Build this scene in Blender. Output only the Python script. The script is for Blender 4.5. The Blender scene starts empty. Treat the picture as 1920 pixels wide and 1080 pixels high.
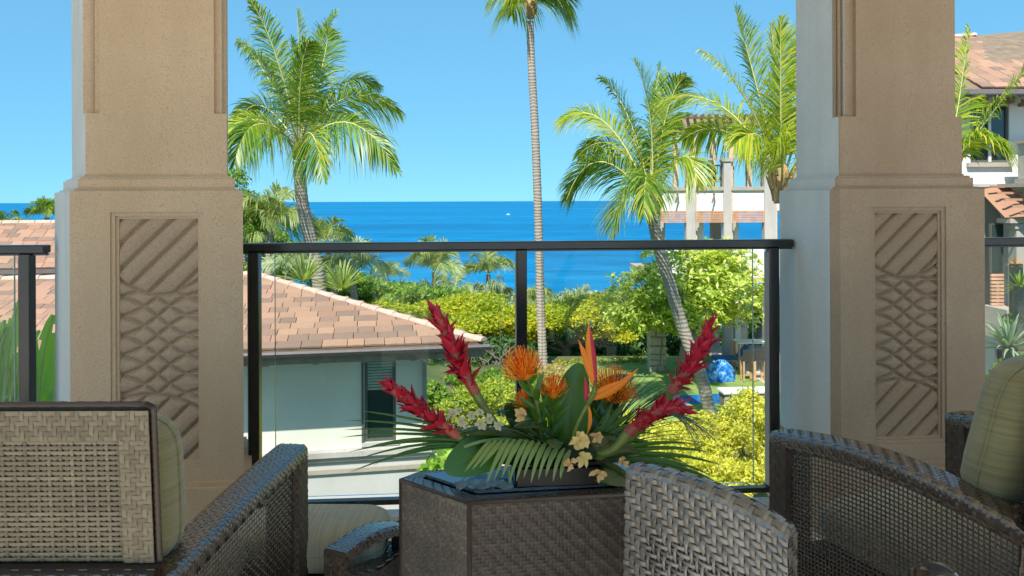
import bpy, math, random
import numpy as np
from mathutils import Matrix, Vector
random.seed(7); RNG = np.random.default_rng(11)
sc = bpy.context.scene
C = sc.collection
R_ = math.radians
# ---------------------------------------------------------------- camera, sky, sun, exposure
F = 1450.0; HX, HY = 960.0, 376.3; EYE = 1.246; ROLL = 0.0038
ROT = Matrix.Rotation(ROLL, 3, 'Y')
cam = bpy.data.objects.new('camera', bpy.data.cameras.new('camera')); C.objects.link(cam)
cam.matrix_world = Matrix.Translation((0, 0, EYE)) @ (ROT @ Matrix.Rotation(R_(90), 3, 'X')).to_4x4()
cam.data.lens = F / 1920 * 36; cam.data.sensor_width = 36
cam.data.shift_y = -(540 - HY) / 1920
cam.data.clip_start = 0.05; cam.data.clip_end = 90000
sc.camera = cam
SUN_AZ, SUN_EL = R_(197), R_(52)           # clockwise from +Y
w = bpy.data.worlds.new('World'); sc.world = w; w.use_nodes = True
nt = w.node_tree; bg = nt.nodes['Background']
sky = nt.nodes.new('ShaderNodeTexSky'); sky.sky_type = 'NISHITA'; sky.sun_disc = False
sky.sun_elevation = SUN_EL; sky.sun_rotation = SUN_AZ
sky.air_density = 1.0; sky.dust_density = 0.0; sky.ozone_density = 8; sky.altitude = 5000
gm = nt.nodes.new('ShaderNodeGamma'); gm.inputs[1].default_value = .3
tm = nt.nodes.new('ShaderNodeVectorMath'); tm.operation = 'MULTIPLY'; tm.inputs[1].default_value = (.76, 1.72, 2.22)
nt.links.new(sky.outputs[0], gm.inputs[0]); nt.links.new(gm.outputs[0], tm.inputs[0]); nt.links.new(tm.outputs[0], bg.inputs['Color'])
bg.inputs['Strength'].default_value = 0.13
sd = bpy.data.lights.new('sun', 'SUN'); sd.energy = 3.5; sd.angle = R_(0.5); sd.color = (1, .95, .86)
sun = bpy.data.objects.new('sun', sd); C.objects.link(sun)
SDIR = Vector((math.sin(SUN_AZ) * math.cos(SUN_EL), math.cos(SUN_AZ) * math.cos(SUN_EL), math.sin(SUN_EL)))
sun.rotation_euler = SDIR.to_track_quat('Z', 'Y').to_euler(); sun.location = SDIR * 30
sc.view_settings.view_transform = 'Standard'; sc.view_settings.look = 'None'
sc.view_settings.gamma = 1; sc.view_settings.use_curve_mapping = False
sc.view_settings.exposure = 1.02
sc.render.engine = 'CYCLES'
sc.cycles.max_bounces = 8; sc.cycles.diffuse_bounces = 5; sc.cycles.transparent_max_bounces = 12

def P(px, py, Y):
    """point on the ray through a photo pixel at real depth Y"""
    d = ROT @ Vector(((px - HX) / F, 1, -(py - HY) / F))
    return Vector((0, 0, EYE)) + d * (Y / d.y)
def PZ(px, py, z):
    d = ROT @ Vector(((px - HX) / F, 1, -(py - HY) / F))
    return Vector((0, 0, EYE)) + d * ((z - EYE) / d.z)
# ---------------------------------------------------------------- materials
MATS = {}
def newmat(name):
    m = bpy.data.materials.new(name); m.use_nodes = True; MATS[name] = m
    return m, m.node_tree, m.node_tree.nodes['Principled BSDF']
def N(nt, t, **k):
    n = nt.nodes.new('ShaderNode' + t)
    for a, b in k.items():
        if a in n.inputs: n.inputs[a].default_value = b
        else: setattr(n, a, b)
    return n
def rgba(c): return (c[0], c[1], c[2], 1)
def mixc(nt, fac, a, b, mode='MIX'):
    m = nt.nodes.new('ShaderNodeMix'); m.data_type = 'RGBA'; m.blend_type = mode
    for s, v in ((0, fac), (6, a), (7, b)):
        if hasattr(v, 'is_linked') or hasattr(v, 'links'): nt.links.new(v, m.inputs[s])
        else: m.inputs[s].default_value = v if s == 0 else rgba(v)
    return m.outputs[2]
def ramp(nt, fac, stops):
    r = nt.nodes.new('ShaderNodeValToRGB'); nt.links.new(fac, r.inputs[0])
    e = r.color_ramp.elements
    while len(e) < len(stops): e.new(0.5)
    for i, (p, c) in enumerate(stops): e[i].position = p; e[i].color = rgba(c) if not isinstance(c, float) else (c, c, c, 1)
    return r.outputs[0]
def noise(nt, scale, detail=4, rough=.55, coord='Object', stretch=None):
    tc = nt.nodes.new('ShaderNodeTexCoord'); o = tc.outputs[coord]
    if stretch:
        mp = nt.nodes.new('ShaderNodeMapping'); mp.inputs['Scale'].default_value = stretch
        nt.links.new(o, mp.inputs[0]); o = mp.outputs[0]
    n = N(nt, 'TexNoise', Scale=scale, Detail=detail, Roughness=rough); nt.links.new(o, n.inputs['Vector'])
    return n.outputs[0]
def bump(nt, h, bsdf, strength, dist):
    b = N(nt, 'Bump', Strength=strength, Distance=dist); nt.links.new(h, b.inputs['Height']); nt.links.new(b.outputs[0], bsdf.inputs['Normal'])
    return b
def stone(name, a, b, scale=6, fine=180, bstr=.5, bdist=.002, rough=.9, stain=None, spk=None):
    m, nt, p = newmat(name)
    big = ramp(nt, noise(nt, scale, 6), [(.3, a), (.7, b)])
    f = noise(nt, fine, 2, .7)
    spk = .74 if spk is None else spk; sp = ramp(nt, f, [(.32, spk), (.48, 1.0), (.7, 1 + (1 - spk) * .3)])
    col = mixc(nt, 1.0, big, sp, 'MULTIPLY')
    if stain:
        st = ramp(nt, noise(nt, stain[0], 5, .6, stretch=(1, 1, .25)), [(.45, .0), (.75, 1.0)])
        col = mixc(nt, st, col, stain[1])
    nt.links.new(col, p.inputs['Base Color']); p.inputs['Roughness'].default_value = rough
    bump(nt, f, p, bstr, bdist)
    return m
def plain(name, c, rough=.6, spec=.5, metal=0, var=.12, scale=8, coat=0):
    m, nt, p = newmat(name)
    lo = tuple(x * (1 - var) for x in c); hi = tuple(min(1, x * (1 + var)) for x in c)
    nt.links.new(ramp(nt, noise(nt, scale, 5), [(.3, lo), (.7, hi)]), p.inputs['Base Color'])
    p.inputs['Roughness'].default_value = rough; p.inputs['Specular IOR Level'].default_value = spec
    p.inputs['Metallic'].default_value = metal; p.inputs['Coat Weight'].default_value = coat
    return m
def leafmat(name, cols, rough=.45, trans=.35, spec=.4, nscale=.6, tcol=None, island=.6, veins=False):
    m, nt, p = newmat(name)
    g = nt.nodes.new('ShaderNodeNewGeometry')
    isl = g.outputs['Random Per Island']
    nz = noise(nt, nscale, 3, coord='Object')
    mx = N(nt, 'Mix', data_type='FLOAT'); mx.inputs[0].default_value = island
    nt.links.new(nz, mx.inputs[2]); nt.links.new(isl, mx.inputs[3])
    n = len(cols); stops = [(.2 + .6 * i / max(1, n - 1), c) for i, c in enumerate(cols)]
    col = ramp(nt, mx.outputs[0], stops)
    if veins:
        col = mixc(nt, ramp(nt, noise(nt, 30, 3, stretch=(1, 1, 1)), [(.4, .0), (.7, .35)]), col, cols[-1])
    nt.links.new(col, p.inputs['Base Color']); p.inputs['Roughness'].default_value = rough
    p.inputs['Specular IOR Level'].default_value = spec
    tr = nt.nodes.new('ShaderNodeBsdfTranslucent')
    tc = mixc(nt, 1.0, col, tcol or (1.5, 1.5, .6), 'MULTIPLY'); nt.links.new(tc, tr.inputs['Color'])
    ms = nt.nodes.new('ShaderNodeMixShader'); ms.inputs[0].default_value = trans
    nt.links.new(p.outputs[0], ms.inputs[1]); nt.links.new(tr.outputs[0], ms.inputs[2])
    nt.links.new(ms.outputs[0], nt.nodes['Material Output'].inputs['Surface'])
    return m
PILLAR = stone('sand_stucco', (.63, .42, .255), (.71, .49, .31), 3.2, 210, .55, .0018, stain=(2.5, (.57, .375, .22)))
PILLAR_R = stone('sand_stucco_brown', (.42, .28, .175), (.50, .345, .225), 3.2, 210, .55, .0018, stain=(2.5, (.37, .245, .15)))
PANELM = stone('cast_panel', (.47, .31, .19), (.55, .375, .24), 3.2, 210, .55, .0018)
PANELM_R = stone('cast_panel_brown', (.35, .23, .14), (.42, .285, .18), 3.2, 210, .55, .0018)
DAYLIT_STUCCO = stone('daylit_pale_stucco', (.72, .67, .60), (.80, .75, .68), 4, 200, .5, .0016, stain=(2, (.62, .57, .50)), spk=.8)  # same stucco made lighter: daylight on the left faces put into the colour
VILLA_W = stone('villa_stucco', (.66, .65, .56), (.74, .73, .64), 1.2, 30, .12, .0015, spk=.94)
WHITE_W = stone('white_stucco', (.72, .71, .68), (.80, .79, .76), 1.2, 30, .12, .0015, spk=.94)
TRIM = stone('taupe_trim', (.38, .335, .28), (.45, .40, .34), 2, 60, .2, .003)
TRIM_GREY = stone('grey_trim', (.46, .43, .40), (.54, .51, .475), 2, 60, .2, .003, stain=(1.2, (.36, .33, .31)))
WOODTRIM = plain('stained_fascia', (.24, .17, .11), .6, var=.25, scale=5)
GUTTER = plain('gutter_paint', (.19, .15, .15), .35, var=.1)
RAIL = plain('bronze_rail', (.022, .019, .018), .22, .8, .2, var=.2, scale=20)
RAIL_LIT = plain('bronze_rail_lit', (.30, .27, .235), .4, .5, 0)  # pale bronze: sunlight on the post sides put into the colour
FRAMEM = plain('window_frame_paint', (.10, .105, .09), .45)
SLAT = plain('terracotta_slat', (.62, .35, .22), .6, var=.2, scale=3)
ROCK = stone('lava_stone', (.46, .37, .29), (.62, .52, .42), 5, 40, .6, .02)
ROCK2 = stone('lava_stone_grey', (.38, .32, .26), (.50, .44, .37), 5, 40, .6, .02)
MORTAR = stone('mortar', (.20, .17, .14), (.27, .23, .19), 5, 40, .6, .01)
TRUNK, tnt, tp = newmat('palm_bark')
_wv = N(tnt, 'TexWave', Scale=2.6, Distortion=5.5, Detail=4); _wv.bands_direction = 'Z'
_tc = tnt.nodes.new('ShaderNodeTexCoord'); tnt.links.new(_tc.outputs['Object'], _wv.inputs['Vector'])
_c = mixc(tnt, noise(tnt, 2.5, 5), (.29, .24, .195), (.43, .37, .31))
_c = mixc(tnt, 1.0, _c, ramp(tnt, _wv.outputs[0], [(.0, .85), (.3, 1.0), (1, 1.02)]), 'MULTIPLY')
tnt.links.new(_c, tp.inputs['Base Color']); tp.inputs['Roughness'].default_value = .9; bump(tnt, _wv.outputs[0], tp, .5, .03)
BARK = stone('grey_bark', (.20, .17, .14), (.34, .30, .25), 5, 30, .6, .02)
HUSK = plain('palm_husk', (.42, .27, .12), .8, var=.4, scale=3)
FROND = leafmat('coconut_frond', [(.05, .13, .03), (.11, .24, .03), (.24, .36, .03), (.46, .46, .05)], .38, .38, .5, .5)
FROND_Y = leafmat('sunny_frond', [(.12, .22, .02), (.26, .38, .03), (.46, .52, .04), (.58, .54, .08)], .38, .42, .5, .5)
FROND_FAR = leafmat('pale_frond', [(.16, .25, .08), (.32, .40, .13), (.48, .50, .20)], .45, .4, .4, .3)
RACHIS = plain('frond_rib', (.58, .56, .22), .5, var=.2)
POINC = leafmat('yellow_canopy_leaf', [(.12, .24, .03), (.30, .40, .03), (.54, .50, .03), (.74, .60, .03)], .55, .35, .2, .5, island=.42)
PLUM = leafmat('plumeria_leaf', [(.20, .32, .04), (.42, .54, .06), (.64, .70, .12), (.82, .82, .32)], .4, .45, .5, .5, island=.7)
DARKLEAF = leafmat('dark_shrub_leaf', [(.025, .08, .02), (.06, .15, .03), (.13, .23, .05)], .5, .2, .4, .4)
MIDLEAF = leafmat('garden_leaf', [(.08, .18, .03), (.19, .33, .04), (.34, .46, .06)], .5, .35, .4, .3)
LIMELEAF = leafmat('lime_shrub_leaf', [(.20, .30, .03), (.38, .46, .05), (.58, .58, .12)], .5, .35, .3, .6, island=.5)
YELLOWLEAF = leafmat('yellow_shrub_leaf', [(.40, .34, .14), (.46, .50, .06), (.64, .62, .07), (.78, .72, .10), (.80, .76, .26)], .5, .35, .3, .9, island=.45)
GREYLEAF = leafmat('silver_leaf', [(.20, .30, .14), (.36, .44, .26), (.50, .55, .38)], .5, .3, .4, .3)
BANANA = leafmat('banana_leaf', [(.16, .34, .05), (.34, .52, .09), (.52, .66, .18)], .35, .45, .5, 2)
DRY = leafmat('dry_grass_blade', [(.42, .34, .12), (.55, .44, .16)], .7, .2)
HEDGE = leafmat('hedge_leaf', [(.16, .18, .03), (.38, .36, .06), (.50, .42, .08)], .6, .25, .2, 1.2, island=.5)
# ---------------------------------------------------------------- mesh helpers
def mesh(name, v, f, mat=None, smooth=False):
    me = bpy.data.meshes.new(name); me.from_pydata([tuple(x) for x in v], [], [tuple(x) for x in f]); 
    if mat: me.materials.append(mat)
    if smooth: me.polygons.foreach_set('use_smooth', [True] * len(me.polygons))
    me.update(); return me
def qmesh(name, v, q, mat=None, smooth=False):
    """fast all-quad mesh from numpy arrays"""
    v = np.asarray(v, dtype=np.float32).reshape(-1, 3); q = np.asarray(q, dtype=np.int32).reshape(-1, 4)
    me = bpy.data.meshes.new(name); me.vertices.add(len(v)); me.vertices.foreach_set('co', v.ravel())
    me.loops.add(q.size); me.loops.foreach_set('vertex_index', q.ravel())
    me.polygons.add(len(q)); me.polygons.foreach_set('loop_start', np.arange(0, q.size, 4, dtype=np.int32))
    me.polygons.foreach_set('loop_total', np.full(len(q), 4, dtype=np.int32))
    if smooth: me.polygons.foreach_set('use_smooth', np.ones(len(q), dtype=bool))
    if mat: me.materials.append(mat)
    me.update(calc_edges=True); me.validate(); return me
def link(name, me, parent=None, **props):
    o = bpy.data.objects.new(name, me); C.objects.link(o)
    if parent: o.parent = parent
    for k, v in props.items(): o[k] = v
    return o
def thing(name, label, cat, loc=(0, 0, 0), rz=0, group=None):
    o = bpy.data.objects.new(name, None); C.objects.link(o); o.location = loc; o.rotation_euler[2] = rz
    o['label'] = label; o['category'] = cat; o.empty_display_size = .1
    if group: o['group'] = group
    return o
def tag(o, label, cat, group=None):
    o['label'] = label; o['category'] = cat
    if group: o['group'] = group
    return o
def unparented(root, child):
    """parent while the child's mesh is in world coordinates (root has a location)"""
    child.parent = root; child.matrix_parent_inverse = (Matrix.Translation(root.location) @ Matrix.Rotation(root.rotation_euler[2], 4, 'Z')).inverted()
    return child
class MB:
    def __init__(s): s.v = []; s.f = []
    def add(s, v, f):
        n = len(s.v); s.v += [tuple(x) for x in v]; s.f += [tuple(i + n for i in x) for x in f]; return s
    def box(s, x0, x1, y0, y1, z0, z1, b=0):
        if b <= 0:
            return s.add([(x0, y0, z0), (x1, y0, z0), (x1, y1, z0), (x0, y1, z0), (x0, y0, z1), (x1, y0, z1), (x1, y1, z1), (x0, y1, z1)],
                     [(0, 3, 2, 1), (4, 5, 6, 7), (0, 1, 5, 4), (1, 2, 6, 5), (2, 3, 7, 6), (3, 0, 4, 7)])
        poly = [(x0 + b, y0), (x1 - b, y0), (x1, y0 + b), (x1, y1 - b), (x1 - b, y1), (x0 + b, y1), (x0, y1 - b), (x0, y0 + b)]
        ins = lambda p: (min(max(p[0], x0 + b), x1 - b), min(max(p[1], y0 + b), y1 - b))
        v = []
        pin = [(x0 + 1.6 * b if p[0] < (x0 + x1) / 2 else x1 - 1.6 * b, y0 + 1.6 * b if p[1] < (y0 + y1) / 2 else y1 - 1.6 * b) for p in poly]
        rings = [(pin, z0), (poly, z0 + b), (poly, z1 - b), (pin, z1)]
        for pl, z in rings: v += [(p[0], p[1], z) for p in pl]
        f = []
        for r in range(3):
            for i in range(8): f.append((r * 8 + i, r * 8 + (i + 1) % 8, r * 8 + 8 + (i + 1) % 8, r * 8 + 8 + i))
        f.append((24, 26, 28, 30)); f.append((6, 4, 2, 0))
        return s.add(v, f)
    def prism(s, poly, z0, z1):
        n = len(poly); v = [(p[0], p[1], z0) for p in poly] + [(p[0], p[1], z1) for p in poly]
        return s.add(v, [tuple(range(n - 1, -1, -1)), tuple(range(n, 2 * n))] + [(i, (i + 1) % n, n + (i + 1) % n, n + i) for i in range(n)])
    def tube(s, pts, rad, n=8, cap=True):
        pts = [Vector(p) for p in pts]; rs = rad if isinstance(rad, (list, tuple)) else [rad] * len(pts)
        base = len(s.v); ref = Vector((0, 0, 1))
        for i, p in enumerate(pts):
            t = (pts[min(i + 1, len(pts) - 1)] - pts[max(i - 1, 0)]).normalized()
            a = t.cross(ref)
            if a.length < 1e-3: a = t.cross(Vector((1, 0, 0)))
            a.normalize(); b = t.cross(a)
            for k in range(n):
                th = 2 * math.pi * k / n; s.v.append(tuple(p + (a * math.cos(th) + b * math.sin(th)) * rs[i]))
        for i in range(len(pts) - 1):
            for k in range(n):
                s.f.append((base + i * n + k, base + i * n + (k + 1) % n, base + (i + 1) * n + (k + 1) % n, base + (i + 1) * n + k))
        if cap:
            s.f.append(tuple(base + k for k in range(n))); s.f.append(tuple(base + (len(pts) - 1) * n + k for k in range(n - 1, -1, -1)))
        return s
    def slab(s, a, b, c, d, t):
        """thick quad a,b,c,d with thickness t along -normal"""
        a, b, c, d = map(Vector, (a, b, c, d)); n = (b - a).cross(d - a).normalized() * t
        return s.add([a, b, c, d, a - n, b - n, c - n, d - n], [(0, 1, 2, 3), (7, 6, 5, 4), (0, 4, 5, 1), (1, 5, 6, 2), (2, 6, 7, 3), (3, 7, 4, 0)])
    def build(s, name, mat, parent=None, smooth=False, **props):
        return link(name, mesh(name, s.v, s.f, mat, smooth), parent, **props)
def frame_root(name, label, cat, origin, ux, group=None):
    """thing whose local x runs along ux (plan direction)"""
    return thing(name, label, cat, origin, math.atan2(ux[1], ux[0]), group)
def bez(a, b, c, n):
    return [a * (1 - t) ** 2 + b * 2 * t * (1 - t) + c * t * t for t in [i / (n - 1) for i in range(n)]]
def leaf_cloud(blobs, n, size, aspect=2.0, flat=.0, shell=.55, zdrop=0):
    """n leaf quads (folded in two) spread through ellipsoid blobs, clumped"""
    vol = np.array([b[1][0] * b[1][1] * b[1][2] for b in blobs]) ** .67; idx = RNG.choice(len(blobs), n, p=vol / vol.sum())
    c = np.array([tuple(b[0]) for b in blobs])[idx]; r = np.array([tuple(b[1]) for b in blobs])[idx]
    d = RNG.normal(size=(n, 3)); d /= np.linalg.norm(d, axis=1)[:, None]
    rad = np.where(RNG.random(n) < shell, RNG.uniform(.8, 1.03, n), RNG.random(n) ** .5)
    wob = 1 + .16 * np.sin(d[:, 0] * 7 + c[:, 0] * 3) * np.sin(d[:, 2] * 6 + c[:, 1]) + .10 * np.sin(d[:, 1] * 13 + d[:, 0] * 11) 
    p = c + d * r * (rad * wob)[:, None]
    nrm = d * (1 - flat) + RNG.normal(size=(n, 3)) * .55 + np.array([0, 0, flat * 1.2]); nrm /= np.linalg.norm(nrm, axis=1)[:, None]
    a = np.cross(nrm, RNG.normal(size=(n, 3))); a /= np.linalg.norm(a, axis=1)[:, None]; b = np.cross(nrm, a)
    L = size * RNG.uniform(.6, 1.35, n)[:, None]; W = L / aspect
    tip = p + a * L + np.array([0, 0, -zdrop]) * L; mid = p + a * L * .5 + nrm * L * .12
    v = np.stack([p, mid + b * W * .5 - nrm * W * .15, tip, mid - b * W * .5 - nrm * W * .15], 1).reshape(-1, 3)
    return v, np.arange(n * 4).reshape(-1, 4)
# ---------------------------------------------------------------- the setting
def groundz(x, y):
    z = -5.2
    if y > 32: z -= .21 * (y - 32) + .0004 * (y - 32) ** 2
    if y < 3.4: z = -.35
    elif y < 6: z = -5.2
    return max(z, -60)
SEAM, snt, sp_ = newmat('sea_water')
_n = noise(snt, .09, 8, .62, stretch=(1, .35, 1)); _n2 = noise(snt, .004, 4, .6, stretch=(.35, 2.2, 1))
_col = mixc(snt, ramp(snt, _n2, [(.35, 0.0), (.7, 1.0)]), (.0, .17, .38), (.0, .23, .46))
_n3 = noise(snt, .0009, 5, .6, stretch=(.4, 1.6, 1)); _col = mixc(snt, ramp(snt, _n3, [(.42, 0.0), (.6, 1.0)]), _col, (.0, .14, .32))
_n4 = noise(snt, .035, 6, .7, stretch=(.5, 1.4, 1)); _col = mixc(snt, 1.0, _col, ramp(snt, _n4, [(.35, .70), (.65, 1.18)]), 'MULTIPLY')
_col = mixc(snt, ramp(snt, noise(snt, .5, 6, .75, stretch=(.5, 3, 1)), [(.67, 0.0), (.76, .6)]), _col, (.35, .55, .75))
snt.links.new(_col, sp_.inputs['Base Color']); sp_.inputs['Roughness'].default_value = .55; sp_.inputs['Specular IOR Level'].default_value = .12
bump(snt, _n, sp_, .7, .8)
SEA_Z = -40
link('sea', mesh('sea', [(-40000, 180, SEA_Z), (40000, 180, SEA_Z), (60000, 60000, SEA_Z), (-60000, 60000, SEA_Z)], [(0, 1, 2, 3)], SEAM), kind='structure')
GROUND, gnt, gp = newmat('hillside_soil')
gnt.links.new(ramp(gnt, noise(gnt, .5, 8), [(.3, (.05, .08, .02)), (.5, (.11, .13, .04)), (.7, (.20, .16, .09))]), gp.inputs['Base Color']); gp.inputs['Roughness'].default_value = .95
bump(gnt, noise(gnt, 2, 6), gp, .8, .1)
xs = [-400, -150, -60, -30, -15, 0, 15, 30, 60, 150, 400]; ys = [3.3, 3.5, 8, 14, 20, 26, 32, 38, 46, 60, 80, 110, 150, 200, 260]
gv = [(x, y, groundz(x, y) if y > 3.4 else -5.2) for y in ys for x in xs]; W_ = len(xs)
gf = [(j * W_ + i, j * W_ + i + 1, (j + 1) * W_ + i + 1, (j + 1) * W_ + i) for j in range(len(ys) - 1) for i in range(W_ - 1)]
link('ground', mesh('ground', gv, gf, GROUND, True), kind='structure')
PAVE = stone('pale_paving', (.60, .54, .46), (.70, .64, .55), .8, 30, .3, .003, rough=.6)
TH = math.atan(.0746); cT, sT = math.cos(TH), math.sin(TH)
def lan(u, d):
    """lanai coordinates: u along the rail, d back from the front plane of the pillars"""
    x0, y0 = 0.0, 2.741
    return (x0 + u * cT - d * sT, y0 + u * sT + d * cT)
MB().prism([(-60, -60), (60, -60), lan(60, .35)[:2], lan(-60, .35)[:2]], -.45, 0).build('lanai_floor_and_unseen_paving', PAVE, kind='structure')  # real floor in front; unseen paving added far behind to bounce sunlight inside
KERB = stone('kerb_stone', (.55, .53, .50), (.64, .62, .58), 3, 90, .3, .001, rough=.35)
MB().prism([lan(-6, .27), lan(6, .27), lan(6, .345), lan(-6, .345)], 0.001, .03).build('kerb', KERB, kind='structure')
UNSEEN_ROOF = stone('unseen_roof_plaster', (.70, .62, .50), (.76, .68, .56), 1.5, 60, .2, .002)
MB().prism([lan(-5.5, -4.5), lan(5.5, -4.5), lan(5.5, 1.3), lan(-5.5, 1.3)], 4.0, 4.35).build('unseen_roof', UNSEEN_ROOF, kind='structure')  # unseen roof shading the lanai; rear edge trimmed so sunlit floor bounces light
LAWN, lnt, lp = newmat('lawn_grass')
lnt.links.new(mixc(lnt, 1.0, ramp(lnt, noise(lnt, .9, 6), [(.3, (.19, .30, .06)), (.7, (.32, .44, .11))]), ramp(lnt, noise(lnt, 25, 3, .7), [(.3, .6), (.65, 1.15)]), 'MULTIPLY'), lp.inputs['Base Color'])
lp.inputs['Roughness'].default_value = .9; bump(lnt, noise(lnt, 40, 3), lp, .8, .04)
lw = [(2.2, 22), (4, 21.6), (9.2, 21.5), (12.2, 23), (13.8, 26), (14, 30), (11, 31.2), (9, 31.6), (5, 31.8), (2.6, 31.0), (1.4, 28.6), (1.2, 25)]
MB().prism(lw, -5.25, -5.17).build('lawn', LAWN, kind='structure')
PATH = stone('path_paving', (.50, .42, .34), (.60, .52, .43), 1, 20, .3, .004)
MB().prism([(8.9, 24.6), (16, 24.6), (16, 34), (8.0, 34), (8.6, 29.5)], -5.25, -5.145).build('patio', PATH, kind='structure')
POOLM = plain('pool_water', (.01, .16, .45), .08, .5)
MB().prism([tuple(PZ(x, y, -5.165))[:2] for x, y in ((1225, 757), (1360, 757), (1370, 737), (1245, 743))], -5.25, -5.165).build('water_channel', POOLM, kind='structure')
# ---------------------------------------------------------------- pillars
def V2(p): return Vector((p[0], p[1]))
def inset(poly, i):
    n = len(poly); out = []
    for k in range(n):
        a, b, c = V2(poly[k - 1]), V2(poly[k]), V2(poly[(k + 1) % n])
        d1 = (b - a).normalized(); d2 = (c - b).normalized()
        n1 = Vector((-d1.y, d1.x)); n2 = Vector((-d2.y, d2.x))
        bis = (n1 + n2); q = bis / max(.3, (1 + n1.dot(n2)))
        out.append(tuple(b + q * i))
    return out
def relief(w, h, nx, ny):
    a = np.linspace(0, 1, nx)[None, :] * np.ones((ny, 1)); b = np.linspace(0, h / w, ny)[:, None] * np.ones((1, nx))
    per = .255; s = .56
    wav = .045 * np.sin(2 * np.pi * a)
    def g(q): return np.abs(q - np.round(q))
    f1 = (b - s * a + wav) / per; f2 = (b + s * a - wav) / per
    top = .80 + .20 * np.sin(np.pi * np.clip(a * 1.0, 0, 1)) ; bot = h / w - .86 + .30 * (a - .35) ** 2 * 1.5
    dg = (a + b * 1.02) / .335
    mid = (b > top) & (b < bot)
    dist = np.where(mid, np.minimum(g(f1), g(f2)) * per * .85, g(dg) * .335 * .70)
    edge = np.minimum(np.abs(b - top), np.abs(b - bot)); dist = np.minimum(dist, edge)
    z = -.0130 * np.exp(-(dist / .022) ** 2) + .0060 * np.clip(dist / .1, 0, 1)
    tilt = np.where(mid, .0012 * ((f2 % 1) - .5), .004 * ((dg % 1) - .5))
    return a * w, b * w, z + tilt
def daylit_flank(o, leftn, amin, pm):  # paints daylight on the left faces by giving them the lighter stucco
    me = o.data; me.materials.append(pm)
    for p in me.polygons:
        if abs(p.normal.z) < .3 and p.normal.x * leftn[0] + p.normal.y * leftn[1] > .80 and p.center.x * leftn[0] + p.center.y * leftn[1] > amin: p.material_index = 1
def pillar(label, FL, FR, BR, BL, u0, u1, z0, z1, mat, chl, nl, nr):
    root = thing('pillar', label, 'pillar', (FL[0], FL[1], 0), 0, 'stucco pillars of the lanai')
    o = V2(FL); poly = [V2(p) - o for p in (FL, FR, BR, BL)]
    e = (poly[1] - poly[0]); W = e.length; e.normalize(); n = Vector((-e.y, e.x))
    if chl: poly = [poly[0], poly[1], poly[2], poly[3], poly[0] - e * chl + n * chl]
    m = MB(); m.prism(inset(poly, -.03), 0, .27); m.prism(inset(poly, -.015), .27, .285); m.build('plinth', mat, root)
    T = .034
    core = [p for p in poly]; 
    m = MB()
    # stiles and rails round the recessed panel, then the core behind
    A = poly[0]; B = poly[1]
    def q(s, t): return A + e * s + n * t
    back_r = poly[2]; sideR = (poly[2] - poly[1]).normalized(); sideL = (poly[-1] - poly[0]).normalized() if not chl else None
    ar = B + sideR * (T / max(.2, sideR.dot(n)))
    if chl: al = [A - e * chl + n * T, A - e * chl + n * chl, A] if chl < T else [q(-T, T), A]
    else: al = [A + sideL * (T / max(.2, sideL.dot(n))), A]
    m.prism(al[::1] + [q(u0, 0), q(u0, T)], .285, 1.285)
    m.prism([q(u1, 0), B, ar, q(u1, T)], .285, 1.285)
    m.prism([q(u0, 0), q(u1, 0), q(u1, T), q(u0, T)], z1, 1.285); m.prism([q(u0, 0), q(u1, 0), q(u1, T), q(u0, T)], .285, z0)
    c2 = [al[0], ar] + list(poly[2:4]) + ([A - e * chl + n * chl] if chl and chl > T else [])
    m.prism(c2, .286, 1.284)
    pm = DAYLIT_STUCCO
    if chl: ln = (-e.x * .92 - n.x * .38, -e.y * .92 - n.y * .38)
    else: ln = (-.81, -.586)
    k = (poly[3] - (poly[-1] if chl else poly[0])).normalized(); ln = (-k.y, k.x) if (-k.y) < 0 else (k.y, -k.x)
    daylit_flank(m.build('base_block', mat, root), ln, -.04, pm)
    # panel frame steps
    m = MB()
    for (i, t, k) in ((.0, .006, .014), (.014, .013, .010)):
        a0, a1, b0, b1 = u0 + i, u1 - i, z0 + i, z1 - i
        for (s0, s1, h0, h1) in ((a0, a0 + k, b0, b1), (a1 - k, a1, b0, b1), (a0 + k, a1 - k, b0, b0 + k), (a0 + k, a1 - k, b1 - k, b1)):
            m.prism([q(s0, t), q(s1, t), q(s1, T), q(s0, T)], h0, h1)
    m.build('panel_frame', mat, root)
    s0, s1, h0, h1 = u0 + .024, u1 - .024, z0 + .024, z1 - .024
    X, Y, Z = relief(s1 - s0, h1 - h0, 90, 270); ny, nx = X.shape
    pts = np.empty((ny, nx, 3))
    off = .021 - Z
    pts[..., 0] = A.x + e.x * (s0 + X) + n.x * off; pts[..., 1] = A.y + e.y * (s0 + X) + n.y * off; pts[..., 2] = h1 - Y
    ii = np.arange(ny * nx).reshape(ny, nx); qd = np.stack([ii[1:, :-1], ii[1:, 1:], ii[:-1, 1:], ii[:-1, :-1]], -1)
    link('carved_panel', qmesh('carved_panel', pts, qd, PANELM if mat is PILLAR else PANELM_R, True), root)
    m = MB(); m.prism(inset(poly, .014), 1.285, 1.292); m.prism(inset(poly, .026), 1.292, 1.326); m.prism(inset(poly, .034), 1.326, 1.334)
    m.prism(inset(poly, .048), 1.334, 1.341); daylit_flank(m.build('moulding', mat, root), ln, -.075, pm)
    ip = inset(poly, .052); m = MB(); m.prism(ip, 1.341, 1.556)
    a, b = V2(ip[0]), V2(ip[1]); d = .018
    lft = [a + n * 2.6 * d, a + e * nl + n * 2.6 * d, a + e * nl + n * d, a + e * 2 * nl + n * d, a + e * 2 * nl]
    rgt = [b - e * 2 * nr, b - e * 2 * nr + n * d, b - e * nr + n * d, b - e * nr + n * 2.6 * d, b + n * 2.6 * d]
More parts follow.
